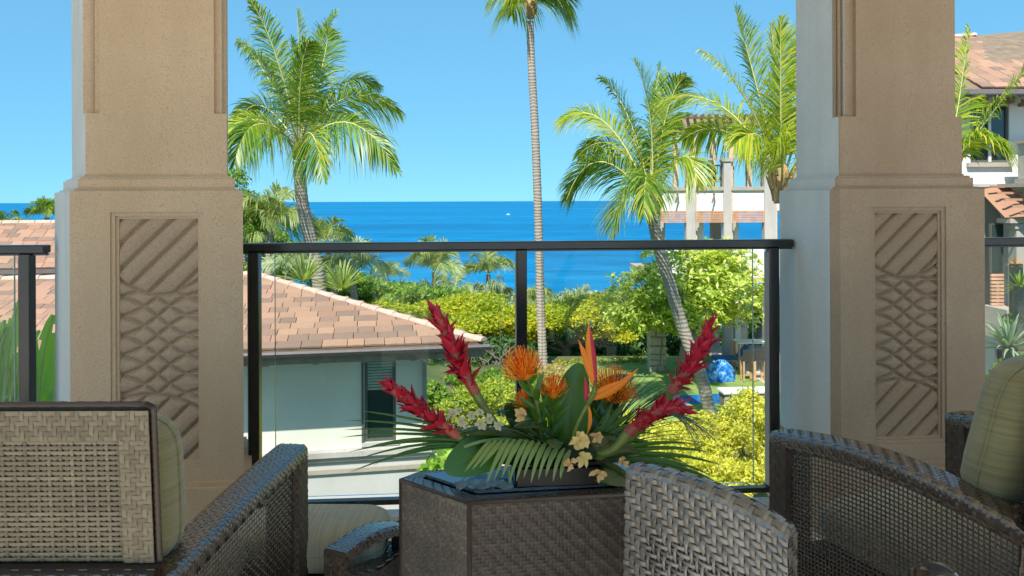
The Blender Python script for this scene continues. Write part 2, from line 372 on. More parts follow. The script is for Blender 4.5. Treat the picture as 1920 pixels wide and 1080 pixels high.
    rest = [V2(p) for p in ip[2:]]
    if not chl: lft[0] = a + (rest[-1] - a).normalized() * 2.6 * d * 1.25
    else: lft[0] = a + (rest[-1] - a) * .0 + n * 2.6 * d; 
    if chl:
        rest[-1] = rest[-1] + n * 2.6 * d * .6
    rgt[-1] = b + (rest[0] - b).normalized() * 2.6 * d * 1.1
    m.prism(lft + rgt + rest, 1.556, 4.0)
    # rounded bead standing in the left flute
    m2 = MB(); p = a + e * nl * .55 + n * 2.0 * d
    daylit_flank(m.build('shaft', mat, root), ln, -.075, pm)
    m2.tube([(p.x, p.y, 1.557), (p.x, p.y, 3.99)], .008, 10); m2.build('flute_bead', mat, root, True)
    return root
pillar('sand coloured carved pillar at left, standing behind the armchair with the woven back', (-1.505, 2.63), (-.93, 2.672), (-1.10, 3.15), (-1.81, 3.06), .133, .445, .33, 1.212, PILLAR, 0, .024, .022)
pr = lambda u, d: lan(u, d)
pillar('brown carved pillar at right with its left flank painted as daylit, beside the end of the long handrail', pr(1.205, 0), pr(1.76, 0), pr(1.76, .47), pr(1.178, .47), .115, .405, .345, 1.218, PILLAR_R, .027, .034, .014)
# the right pillar's flank as a facing, for stucco painted paler to look daylit
def flank():
    m = MB()
    for ins, za, zb in ((0, .287, 1.283), (.052, 1.343, 3.98)):
        x0 = 1.178 + ins - .003; m.prism([lan(x0, .031 + ins + .0), lan(x0, .467 - ins), lan(x0 - .004, .467 - ins), lan(x0 - .004, .031 + ins)][::-1], za, zb)
    return m
# ---------------------------------------------------------------- balustrades
GLASS, ynt, yp = newmat('balustrade_glass')
_fr = N(ynt, 'Fresnel', IOR=1.22); _t = ynt.nodes.new('ShaderNodeBsdfTransparent'); _t.inputs[0].default_value = (.955, .975, .965, 1)
_g = N(ynt, 'BsdfGlossy', Roughness=.02); _m = ynt.nodes.new('ShaderNodeMixShader')
ynt.links.new(_fr.outputs[0], _m.inputs[0]); ynt.links.new(_t.outputs[0], _m.inputs[1]); ynt.links.new(_g.outputs[0], _m.inputs[2])
ynt.links.new(_m.outputs[0], ynt.nodes['Material Output'].inputs['Surface'])
GEDGE = plain('glass_edge', (.45, .55, .40), .2, .5, var=.05)
CUT = leafmat('x', [(0, 0, 0), (0, 0, 0)])
def balustrade(label, u0, u1, posts, panes):
    DR = .330; root = thing('glass_balustrade', label, 'balustrade', lan(0, DR) + (0,), TH)
    MB().box(u0, u1, -.024, .03, 1.052, 1.085, .004).build('handrail', RAIL, root)
    MB().box(u0, u1, -.006, .014, 1.045, 1.052).build('glazing_channel', RAIL, root)
    MB().box(u0, u1, -.016, .016, .060, .080).build('bottom_rail', RAIL, root)
    for p in posts:
        po = MB().box(p - .0205, p + .0205, -.022, .026, .050, 1.052, .003).build('post', RAIL, root)
        MB().box(p - .0235, p - .0208, -.018, .028, .084, 1.034).build('post_lit_side', RAIL_LIT, po)  # thin pale strip added as the sunlit left face of the post
    for a, b in panes:
        gp_ = MB().box(a, b, .0, .009, .095, 1.046).build('glass_pane', GLASS, root)
        m = MB().box(a - .0018, a, .0, .009, .095, 1.046); m.box(b, b + .0018, .0, .009, .095, 1.046); m.build('polished_edge', GEDGE, gp_)
    return root
def ux(px):
    # u on the rail line for a photo column
    k = (px - 960) / 1450; x0, y0 = lan(0, .33)
    return (k * y0 - x0) / (cT - k * sT)
balustrade('long glass balustrade with bronze handrail between the two pillars', ux(440), ux(1484), [ux(477), ux(977), ux(1448)], [(ux(515), ux(937)), (ux(1016), ux(1411))])
balustrade('short glass balustrade left of the sand coloured pillar', -4.6, ux(88), [ux(50), -3.0, -4.0], [(-2.9, ux(25)), (-3.9, -3.1)])
balustrade('short glass balustrade behind the olive cushion, right of the brown pillar', 1.80, 4.6, [1.86, 3.0, 4.1], [(1.92, 2.94), (3.06, 4.04)])
# ---------------------------------------------------------------- wicker
def wickmat(name, a, b, rough, spec, coat=0):
    m, nt, p = newmat(name)
    g = nt.nodes.new('ShaderNodeNewGeometry')
    c = ramp(nt, g.outputs['Random Per Island'], [(0, a), (1, b)])
    c = mixc(nt, ramp(nt, noise(nt, 9, 4), [(.35, .0), (.7, .45)]), c, tuple(x * .55 for x in a))
    nt.links.new(c, p.inputs['Base Color']); p.inputs['Roughness'].default_value = rough; p.inputs['Specular IOR Level'].default_value = spec
    p.inputs['Coat Weight'].default_value = coat; p.inputs['Coat Roughness'].default_value = .14; p.inputs['Coat IOR'].default_value = 2.0
    bump(nt, noise(nt, 600, 2, stretch=(1, 1, .15)), p, .25, .0004)
    return m
WB = wickmat('brown_wicker', (.075, .047, .031), (.145, .095, .064), .26, .9, .7)
WM = wickmat('daylit_table_wicker', (.20, .155, .115), (.29, .235, .18), .4, .5, .1)  # table wicker made lighter: daylight on its left face put into the colour
WT = wickmat('lit_back_wicker', (.19, .142, .086), (.31, .24, .15), .45, .4)  # lighter copy of the wicker: bright light on the chair back painted in
WS = wickmat('silver_wicker', (.165, .13, .098), (.34, .275, .215), .2, .7, .3)
WK = wickmat('dark_wicker', (.070, .045, .031), (.125, .083, .06), .4, .45)
WLINER = plain('wicker_backing', (.030, .021, .016), .8)
WGAP_SHADE = plain('gap_shade', (.055, .038, .026), .8)  # dark tone painting shade into the gaps of the back weave
def weave(name, S, nu, nv, mat, parent, pat='plain', wu=.92, wv=.92, amp=.0016, solid=None, closed_u=False, **props):
    """ribbons woven over the surface S(u,v) (arrays 0..1 -> xyz): one stuff mesh"""
    eps = 1e-3; V = []; Q = []; cnt = 0
    def frame(u, v):
        p = S(u, v); du = (S(np.clip(u + eps, 0, 1), v) - S(np.clip(u - eps, 0, 1), v)); dv = (S(u, np.clip(v + eps, 0, 1)) - S(u, np.clip(v - eps, 0, 1)))
        nu_ = np.linalg.norm(du, axis=-1, keepdims=True) + 1e-12; nv_ = np.linalg.norm(dv, axis=-1, keepdims=True) + 1e-12
        span = np.where((u > eps) & (u < 1 - eps), 2 * eps, eps)[..., None]; spanv = np.where((v > eps) & (v < 1 - eps), 2 * eps, eps)[..., None]
        n = np.cross(du, dv); n /= np.linalg.norm(n, axis=-1, keepdims=True) + 1e-12
        return p, du / nu_, dv / nv_, nu_ / span / nu, nv_ / spanv / nv, n
    def sign(i, j, w):   # w=0 for u ribbons, 1 for v ribbons
        if pat == 'plain': s = ((i + j) % 2) * 2 - 1
        elif pat == 'twill': s = np.where((i + j) % 4 < 2, 1, -1)
        elif pat == 'float': s = np.where((i + 2 * j) % 4 < 3, 1, -1)
        elif pat == 'basket': s = np.where((i // 2 + j) % 2 == 0, 1, -1)
        return s * (1 if w == 0 else -1)
    for w, (na, nb, wid) in enumerate(((nu, nv, wu), (nv, nu, wv))):
        K = 2 * na + 1
        ta = np.linspace(0, 1, K); jb = np.arange(nb); tb = (jb + .5) / nb
        A, B = np.meshgrid(ta, tb)                     # nb x K
        ii = (np.arange(K)[None, :] - 1) // 2; odd = (np.arange(K)[None, :] % 2 == 1)
        if w == 0: s = np.where(odd, sign(ii, jb[:, None], 0), 0)
        else: s = np.where(odd, sign(jb[:, None], ii, 1), 0)
        even = ~odd
        if w == 0: sprev = sign((np.arange(K)[None, :] // 2) - 1, jb[:, None], 0); snext = sign(np.arange(K)[None, :] // 2, jb[:, None], 0)
        else: sprev = sign(jb[:, None], (np.arange(K)[None, :] // 2) - 1, 1); snext = sign(jb[:, None], np.arange(K)[None, :] // 2, 1)
        s = np.where(even & (sprev == snext), sprev, s) * np.ones_like(A)
        u, v = (A, B) if w == 0 else (B, A)
        p, du, dv, pu, pv, n = frame(u, v)
        acr, pit = (dv, pv) if w == 0 else (du, pu)
        ww = wid(u, v)[..., None] if callable(wid) else wid
        hw = pit * ww * .5
        mid = p + n * (s[..., None] * amp + amp * .55); l = p + n * (s[..., None] * amp) - acr * hw; r = p + n * (s[..., None] * amp) + acr * hw
        arr = np.stack([l, mid, r], 2)               # nb,K,3,3
        idx = cnt + np.arange(nb * K * 3).reshape(nb, K, 3)
        for k in (0, 1):
            q = np.stack([idx[:, :-1, k], idx[:, 1:, k], idx[:, 1:, k + 1], idx[:, :-1, k + 1]], -1)
            if w == 0: q = q
            Q.append(q.reshape(-1, 4))
        V.append(arr.reshape(-1, 3)); cnt += nb * K * 3
    me = qmesh(name, np.concatenate(V), np.concatenate(Q), mat, True)
    o = link(name, me, parent, kind='stuff', **props)
    if solid:
        g = 16 if solid is True else solid
        a = np.linspace(0, 1, g + 1); A, B = np.meshgrid(a, a); p, du, dv, pu, pv, n = frame(A, B); p = p - n * amp * 1.6
        ix = np.arange((g + 1) ** 2).reshape(g + 1, g + 1)
        link('woven_liner', qmesh('liner', p, np.stack([ix[:-1, :-1], ix[:-1, 1:], ix[1:, 1:], ix[1:, :-1]], -1), WLINER if solid is True or solid > 0 else WLINER, True), parent)
    return o
def lin(a, b, t): return a + (b - a) * t
def plane_surf(a, b, c, d):
    """bilinear: a=(0,0) b=(1,0) c=(1,1) d=(0,1); normal = du x dv"""
    a, b, c, d = [np.array(tuple(x), dtype=float) for x in (a, b, c, d)]
    def S(u, v):
        u = np.asarray(u)[..., None]; v = np.asarray(v)[..., None]
        return a * (1 - u) * (1 - v) + b * u * (1 - v) + c * u * v + d * (1 - u) * v
    return S
def band_surf(path, wid, hgt, inw, r=.3):
    """closed rounded band swept along path(t)->(...,3); inw = unit vector to the inner side; u along, v around"""
    inw = np.array(tuple(inw) + (0,) if len(inw) == 2 else tuple(inw), dtype=float)
    rr = min(wid, hgt) * .36; cs = []
    for (cx, cz, a0) in ((wid - rr, -rr, 0), (rr, -rr, 90), (rr, -hgt + rr, 180), (wid - rr, -hgt + rr, 270)):
        for k in range(7): th = math.radians(a0 + 15 * k); cs.append((cx + rr * math.cos(th), cz + rr * math.sin(th)))
    cs.append(cs[0]); cs = np.array(cs); ln = np.concatenate([[0], np.cumsum(np.linalg.norm(np.diff(cs, axis=0), axis=1))]); ln /= ln[-1]
    def S(u, v):
        p = path(np.asarray(u)); v = np.asarray(v)
        return p + np.interp(v, ln, cs[:, 0])[..., None] * inw + np.interp(v, ln, cs[:, 1])[..., None] * np.array([0, 0, 1.])
    return S
def fabricmat(name, a, b, axis='Z', sc_=160):
    m, nt, p = newmat(name)
    tc = nt.nodes.new('ShaderNodeTexCoord')
    mp = nt.nodes.new('ShaderNodeMapping'); mp.inputs['Scale'].default_value = {'Z': (5, 5, sc_), 'X': (sc_, 4, 4), 'Y': (4, sc_, 4)}[axis]
    nt.links.new(tc.outputs['Object'], mp.inputs[0]); n = N(nt, 'TexNoise', Scale=1.0, Detail=4, Roughness=.6); nt.links.new(mp.outputs[0], n.inputs['Vector'])
    nt.links.new(ramp(nt, n.outputs[0], [(.3, a), (.7, b)]), p.inputs['Base Color']); p.inputs['Roughness'].default_value = .9
    p.inputs['Sheen Weight'].default_value = .3
    wv = nt.nodes.new('ShaderNodeMath'); wv.operation = 'ADD'
    n2 = noise(nt, 900, 1); nt.links.new(n.outputs[0], wv.inputs[0]); nt.links.new(n2, wv.inputs[1])
    bump(nt, wv.outputs[0], p, .5, .0015)
    return m
OLIVE = fabricmat('olive_slub_fabric', (.20, .165, .07), (.31, .265, .125))
BEIGE = fabricmat('beige_slub_fabric', (.33, .29, .19), (.47, .43, .30), 'X')
def pillow(name, origin, ax, ay, az, mat, parent=None, e=.35, crown=.12, sag=0):
    """soft box: half axes ax, ay, az (vectors); az is thickness"""
    n = 34; V = []; 
    th = np.linspace(-np.pi / 2, np.pi / 2, n // 2 + 1); ph = np.linspace(-np.pi, np.pi, n * 2, endpoint=False)
    T, Ph = np.meshgrid(th, ph, indexing='ij')
    f = lambda c, e: np.sign(c) * np.abs(c) ** e
    x = f(np.cos(T), .45) * f(np.cos(Ph), e); y = f(np.cos(T), .45) * f(np.sin(Ph), e); z = f(np.sin(T), .55)
    z = z * (1 + crown * (1 - x ** 2) * (1 - y ** 2)) + .05 * np.sin(x * 5 + y * 3) * (1 - np.abs(z)) * 0
    wr = .012 * np.sin(y * 17 + x * 3) * np.sin(x * 9 + 1) + .02 * np.sin(3 * x + 4 * y)
    ax, ay, az, o = [np.array(tuple(k)) for k in (ax, ay, az, origin)]
    p = o + x[..., None] * ax + y[..., None] * ay + (z + wr)[..., None] * az + np.array([0, 0, -1.]) * (sag * (1 - x ** 2) * (1 - y ** 2))[..., None]
    R, K = T.shape; ix = np.arange(R * K).reshape(R, K); nx = np.roll(ix, -1, axis=1)
    q = np.stack([ix[:-1], nx[:-1], nx[1:], ix[1:]], -1)
    o_ = link(name, qmesh(name, p, q, mat, True), parent)
    # welt piping along the seam
    xs_ = f(np.cos(ph), e) * 1.0; ys_ = f(np.sin(ph), e) * 1.0
    pts = [o + a * ax * 1.004 + b * ay * 1.004 for a, b in zip(xs_, ys_)]; pts.append(pts[0])
    MB().tube([Vector(q_) for q_ in pts], .0028, 5, False).build('piping', mat, o_, True)
    return o_
def npv(*a): return np.array(a, dtype=float)
def armchair(label, BL, BR, FR, FL, zarm, back_h, side_open, hero, mats, group='woven armchairs'):
    """corners of the plan; zarm(t) top of the arm from back (0) to front (1); hero: 'R' or 'L' arm is seen from outside"""
    o = V2(((BL[0] + BR[0] + FR[0] + FL[0]) / 4, (BL[1] + BR[1] + FR[1] + FL[1]) / 4))
    root = thing('armchair', label, 'armchair', (o.x, o.y, 0), 0, group)
    BL, BR, FR, FL = [V2(p) - o for p in (BL, BR, FR, FL)]
    AW, AH = .085, .045
    for side, b, f in (('L', BL, FL), ('R', BR, FR)):
        t = (f - b).normalized(); Ln = (f - b).length; inn = Vector((t.y, -t.x)) if side == 'L' else Vector((-t.y, t.x))
        b3, t3 = npv(b.x, b.y, 0), npv(t.x, t.y, 0)
        path = lambda u, b3=b3, t3=t3, Ln=Ln: b3 + t3 * (np.asarray(u) * Ln)[..., None] + np.stack([0 * u, 0 * u, zarm(np.asarray(u))], -1)
        S = band_surf(path, AW, AH, (inn.x, inn.y, 0))
        if side == 'L': S0 = S; S = lambda u, v, S0=S0: S0(u, v)
        else: S0 = S; S = lambda u, v, S0=S0: S0(u, 1 - v)
        weave('armrest', S, int(Ln / .0095), 26, mats['arm'], root, 'twill', .95, .95, .0011, True)
        # closed front end of the band
        e3 = npv(f.x, f.y, 0); i3 = npv(inn.x, inn.y, 0); zt = float(zarm(1.0))
        pw = .062
        # front post: four woven faces
        for (p, q) in (((0, 0), (1, 0)), ((1, 0), (1, 1)), ((1, 1), (0, 1)), ((0, 1), (0, 0))):
            P0 = e3 + i3 * AW * p[0] - t3 * pw * p[1]; P1 = e3 + i3 * AW * q[0] - t3 * pw * q[1]
            if side == 'L': P0, P1 = P1, P0
            up = npv(0, 0, zt - .02); lo = npv(0, 0, .05)
            Sf = plane_surf(P0 + lo, P1 + lo, P1 + up, P0 + up)
            L_ = np.linalg.norm(P1 - P0)
            weave('front_post', Sf, max(3, int(L_ / .0085)), int((zt - .07) / .0095), mats['post'], root, 'twill', .97, .97, .001, True)
        cap = plane_surf(e3 + npv(0, 0, zt - AH + .003) , e3 + i3 * AW + npv(0, 0, zt - AH + .003), e3 + i3 * AW + npv(0, 0, zt - .004), e3 + npv(0, 0, zt - .004))
        # open woven side
        s0 = b3 + i3 * .012; s1 = b3 + t3 * (Ln - pw) + i3 * .012
        zb = .10
        def Sd(u, v, s0=s0, s1=s1, Ln=Ln, side=side):
            uu = 1 - u if side == 'R' else u
            uu = np.asarray(uu)
            base = s0 + (s1 - s0) * uu[..., None]
            top = zarm(uu * (Ln - pw) / Ln) - AH + .004
            r = base.copy(); r[..., 2] = zb + (top - zb) * np.asarray(v); return r
        Sd2 = Sd if side == 'R' else (lambda u, v, Sd=Sd: Sd(1 - u, v))
        pit = .0118
        if hero == side: weave('open_woven_side', Sd2, int((Ln - pw) / pit), int((float(zarm(.5)) - zb) / pit), mats['side'], root, 'plain', .42, .38, .0012)
        else: weave('open_woven_side', Sd2, int((Ln - pw) / .016), int((float(zarm(.5)) - zb) / .016), mats['side'], root, 'plain', .55, .5, .0013)
        m = MB(); s = b + inn * .01; e_ = b + t * (Ln - pw) + inn * .01
        m.prism([s, e_, e_ + inn * .02, s + inn * .02], .06, .10); m.build('side_rail', mats['solid'], root)
        for q in (b + t * .02 + inn * .01, f - t * .05 + inn * .03): MB().box(q.x, q.x + .03, q.y, q.y + .03, 0, .07).build('foot', mats['solid'], root)
    # back: woven frame border and open field, leaning a little
    rr = (BR - BL).normalized(); ff = Vector((-rr.y, rr.x)); r3 = npv(rr.x, rr.y, 0); f3 = npv(ff.x, ff.y, 0)
    Wb = (BR - BL).length
    zl = back_h[0]; zh = back_h[1]; lean = back_h[2]
    c0 = npv(BL.x, BL.y, 0)
    def BK(s, z, dd=0): return c0 + r3 * s - f3 * (lean * (z - zl) / (zh - zl)) + f3 * dd + npv(0, 0, z)
    e0, e1 = back_h[3], Wb - back_h[4]; bw = .052; tp = back_h[5]
    rectsS = [('back_border', e0, e1, zh - bw, zh, 0), ('back_border', e0, e0 + bw, zl, zh - bw, 0), ('back_border', e1 - bw, e1, zl, zh - bw, 0)]
    for nm, a, b_, z0, z1, dd in rectsS:
        S = plane_surf(BK(a, z0), BK(b_, z0), BK(b_, z1), BK(a, z1))
        weave(nm, S, max(4, int((b_ - a) / .0078)), max(4, int((z1 - z0) / .0078)), mats['back'], root, 'twill', .93, .90, .0011, True)
    S = plane_surf(BK(e0 + bw, zl, .006), BK(e1 - bw, zl, .006), BK(e1 - bw, zh - bw, .006), BK(e0 + bw, zh - bw, .006))
    weave('back_field', S, int((e1 - e0 - 2 * bw) / .0098), int((zh - bw - zl) / .0088), mats['back'], root, 'float', .66, .62, .0013)
    m = MB(); m.slab(BK(e1 - bw, zl, .045), BK(e0 + bw, zl, .045), BK(e0 + bw, zh - bw, .045), BK(e1 - bw, zh - bw, .045), .004); m.build('back_gap_shade', WGAP_SHADE, root)  # dark sheet added behind the weave so its gaps read as shaded
    # rolled rim round the back
    m = MB(); rim = [BK(e1 + .004, zl, .01), BK(e1 + .004, zh + .002, .01), BK(e1 - .01, zh + .008, .01), BK(e0 + .01, zh + .008, .01), BK(e0 - .004, zh + .002, .01), BK(e0 - .004, zl, .01)]
    pts = []
    for i in range(len(rim) - 1):
        for k in range(40): pts.append(Vector(rim[i] + (rim[i + 1] - rim[i]) * k / 40))
    m.tube(pts, [.0052 + .0012 * (i % 2) for i in range(len(pts))], 8); m.build('back_rim', mats['rim'], root, True)
    # inner face of the back
    m = MB(); a, b_, c, d = [BK(s, z, .035) for s, z in ((e1, zl), (e0, zl), (e0, zh), (e1, zh))]
    for (s0_, s1_, z0_, z1_) in ((e0, e0 + bw, zl, zh), (e1 - bw, e1, zl, zh), (e0 + bw, e1 - bw, zh - bw, zh)):
        m.slab(BK(s1_, z0_, .03), BK(s0_, z0_, .03), BK(s0_, z1_, .03), BK(s1_, z1_, .03), .02)
    m.build('back_frame', mats['solid'], root)
    # rim band behind the back at arm height and the closed shell below
    zz = float(zarm(0.0)) + .047
    path = lambda u: c0 + r3 * (np.asarray(u) * Wb)[..., None] - f3 * .028 + np.stack([0 * u, 0 * u, 0 * u + zz], -1)
    Sx = band_surf(path, .05, .05, (ff.x, ff.y, 0))
    weave('back_rail', Sx, int(Wb / .0095), 18, mats['arm'], root, 'twill', .95, .95, .0011, True)
    S = plane_surf(BK(0, .08, -.0), BK(Wb, .08, -.0), BK(Wb, zz - .04, -.0), BK(0, zz - .04, -.0))
    weave('lower_back', S, int(Wb / .012), int((zz - .12) / .012), mats['post'], root, 'twill', .95, .95, .0012, True)
    # seat
    m = MB(); ins = [BL + rr * .05 + ff * .02, BR - rr * .05 + ff * .02, FR - rr * .09 - ff * .02, FL + rr * .09 - ff * .02]
    m.prism(ins, .10, .30); m.build('seat_base', mats['solid'], root)
    mid = (BL + BR + FR + FL) / 4; wid = ((FR - FL).length + Wb) / 4 - .095; dep = ((FL - BL).length) / 2 - .02
    dv = (((FL + FR) / 2) - ((BL + BR) / 2)).normalized(); rv = Vector((dv.y, -dv.x))
    pillow('seat_cushion', (mid.x + dv.x * .03, mid.y + dv.y * .03, .365), (rv.x * wid, rv.y * wid, 0), (dv.x * dep, dv.y * dep, 0), (0, 0, .06), mats['cushion2'], root)
    return root, o, (BL, BR, FR, FL)
mA = dict(arm=WB, post=WK, side=WB, solid=WLINER, back=WT, rim=WK, cushion2=BEIGE)
rA, oA, cA = armchair('armchair seen from behind at left, its woven back coloured as brightly lit, towards the viewer', (-1.285, 1.325), (-.605, 1.325), (-.535, 2.015), (-1.32, 2.0),
    lambda t: .577 + .036 * np.sin(np.clip(t, 0, 1) * np.pi * .5), (.628, .894, .02, .03, .010, 0), True, 'R', mA)
pillow('back_cushion', (-.925 - oA.x, 1.455 - oA.y, .708), (.298, 0, 0), (0, -.012, .148), (0, .07, .0), OLIVE, rA, crown=.12)
mB = dict(arm=WB, post=WK, side=WB, solid=WLINER, back=WK, rim=WK, cushion2=BEIGE)
rB, oB, cB = armchair('dark woven armchair at right, its long arm crossing in front of the brown pillar', (.985, 1.49), (1.60, 1.72), (1.365, 2.33), (.703, 2.12),
    lambda t: .610 + .035 * np.sin(np.clip(t, 0, 1) * np.pi), (.628, .915, .03, .03, .03, 0), True, 'L', mB)
bc = V2((.985, 1.49)); rv = (V2((1.60, 1.72)) - bc).normalized(); fv = Vector((-rv.y, rv.x))
cc = bc + rv * .335 + fv * .115
pillow('back_cushion', (cc.x - oB.x, cc.y - oB.y, .745), (rv.x * .285, rv.y * .285, 0), (-fv.x * .045, -fv.y * .045, .165), (fv.x * .075, fv.y * .075, .015), OLIVE, rB, crown=.3)
# ---------------------------------------------------------------- octagonal table
TZ = .55
P1 = PZ(752, 898, TZ); P2 = PZ(880, 941, TZ)
ft = (Vector((7.6, 1, 0))).normalized(); P3 = P2 + ft * .46
nr_ = Vector((-ft.y, ft.x, 0)); dch = P1 - P2
P4 = P3 + nr_ * .235 - ft * .0
bk = (Vector((10.0, 1, 0))).normalized()
P5 = P1 + nr_ * .045 + ft * .05
oct_ = [P2, P3, P4, P5, P1]
ctr = sum(oct_, Vector()) / 5
tb = thing('side_table', 'brown wicker wedge shaped side table with glass top, carrying the flowers', 'table', (ctr.x, ctr.y, 0), 0)
NP = len(oct_); TI = [Vector(p).to_3d() for p in inset([tuple(p - ctr)[:2] for p in oct_], .036)]; TG = inset([tuple(p - ctr)[:2] for p in oct_], .042)
for i in range(NP):
    a = oct_[i] - ctr; b = oct_[(i + 1) % NP] - ctr; a.z = b.z = 0
    L_ = (b - a).length; hero = i in (0, NP - 1)
    S = plane_surf((a.x, a.y, .03), (b.x, b.y, .03), (b.x, b.y, TZ - .004), (a.x, a.y, TZ - .004))
    pt = .0088 if hero else .016
    weave('side_panel', S, int(L_ / pt), int((TZ - .03) / pt), WM if i == NP - 1 else WK, tb, 'twill', .96, .80, .0012, True)  # left face gets the lighter wicker, daylight painted in
    d = (b - a).normalized()
    MB().tube([(a.x, a.y, .03), (a.x, a.y, TZ)], .0055, 8).build('corner_cord', WK, tb, True)
    # woven top border
    a2, b2 = TI[i], TI[(i + 1) % NP]
    z = TZ
    S = plane_surf((a.x, a.y, z), (b.x, b.y, z), (b2.x, b2.y, z), (a2.x, a2.y, z))
    weave('top_border', S, int(L_ / .0095), 7, WB, tb, 'twill', .95, .9, .001, True)
    MB().tube([(a.x, a.y, TZ - .003), (b.x, b.y, TZ - .003)], .005, 8).build('edge_cord', WK, tb, True)
topin = TI
MB().prism([(p.x, p.y) for p in topin], TZ - .03, TZ - .006).build('top_tray', WLINER, tb)
GT, gnt2, gp2 = newmat('smoked_glass'); gp2.inputs['Base Color'].default_value = (.012, .02, .022, 1); gp2.inputs['Roughness'].default_value = .03; gp2.inputs['IOR'].default_value = 3.2
MB().prism(TG, TZ + .002, TZ + .010).build('glass_top', GT, tb)
# ---------------------------------------------------------------- ottoman
a_ = Vector((.43, .90, 0)); b_ = Vector((-.90, .43, 0)); o0 = Vector((-.395, 1.845, 0))
ot = thing('ottoman', 'low wicker ottoman with arched hand rail and beige cushion, left of the flower table', 'ottoman', tuple(o0), 0)
def arch(u):
    t = np.asarray(u); z = .405 + .012 * np.sin(t * np.pi) - .048 * t ** 2
    return npv(0, 0, 0) + npv(*a_) * (t * .30)[..., None] + np.stack([0 * t, 0 * t, z - .04 * (1 - t) ** 6 * 0], -1)
Sx = band_surf(arch, .072, .030, (b_.x, b_.y, 0)); weave('hand_rail', lambda u, v: Sx(u, 1 - v), 32, 20, WB, ot, 'twill', .95, .95, .0011, True)
m = MB(); m.add([tuple(Sx(np.array(.002), np.array(k / 28))) for k in range(28)], [tuple(range(28))]); m.build('rail_end', WB, ot)
S = plane_surf((b_.x * .072, b_.y * .072, .03), (0, 0, .03), (0, 0, .392), (b_.x * .072, b_.y * .072, .392)); weave('end_face', S, 8, 38, WB, ot, 'twill', .95, .95, .0011, True)
A3 = a_ * .30
def low(u, v):
    u = np.asarray(u); v = np.asarray(v); h = .365 - .055 * np.clip(u * 2.2, 0, 1) ** .6
    return npv(0, 0, 0) + npv(*a_) * (u * .30)[..., None] + np.stack([0 * u, 0 * u, .03 + (h - .03) * v], -1)
weave('side_panel', low, 32, 34, WK, ot, 'twill', .95, .9, .0011, True)
ptop = lambda u: npv(*(b_ * .012)) + npv(*a_) * (np.asarray(u) * .30)[..., None] + np.stack([0 * u, 0 * u, .365 - .055 * np.clip(np.asarray(u) * 2.2, 0, 1) ** .6], -1)
Sy = band_surf(ptop, .05, .02, (b_.x, b_.y, 0)); weave('lower_rail', lambda u, v: Sy(u, 1 - v), 30, 14, WB, ot, 'twill', .95, .95, .001, True)
m = MB(); q0, q1 = a_ * .255, a_ * .30; m.prism([q0, q1, q1 + b_ * .05, q0 + b_ * .05], .03, .368); m.build('rail_post', WLINER, ot)
m = MB(); q = [Vector((-.07, .17, 0)), Vector((.05, .17, 0)), Vector((.05, .40, 0)), Vector((-.35, .40, 0)), Vector((-.35, .19, 0))]; m.prism([tuple(k)[:2] for k in q], .06, .26); m.build('base', WLINER, ot)
pillow('cushion', (-.155, .275, .325), (.205, .01, 0), (-.005, .115, 0), (0, 0, .060), BEIGE, ot, e=.30)
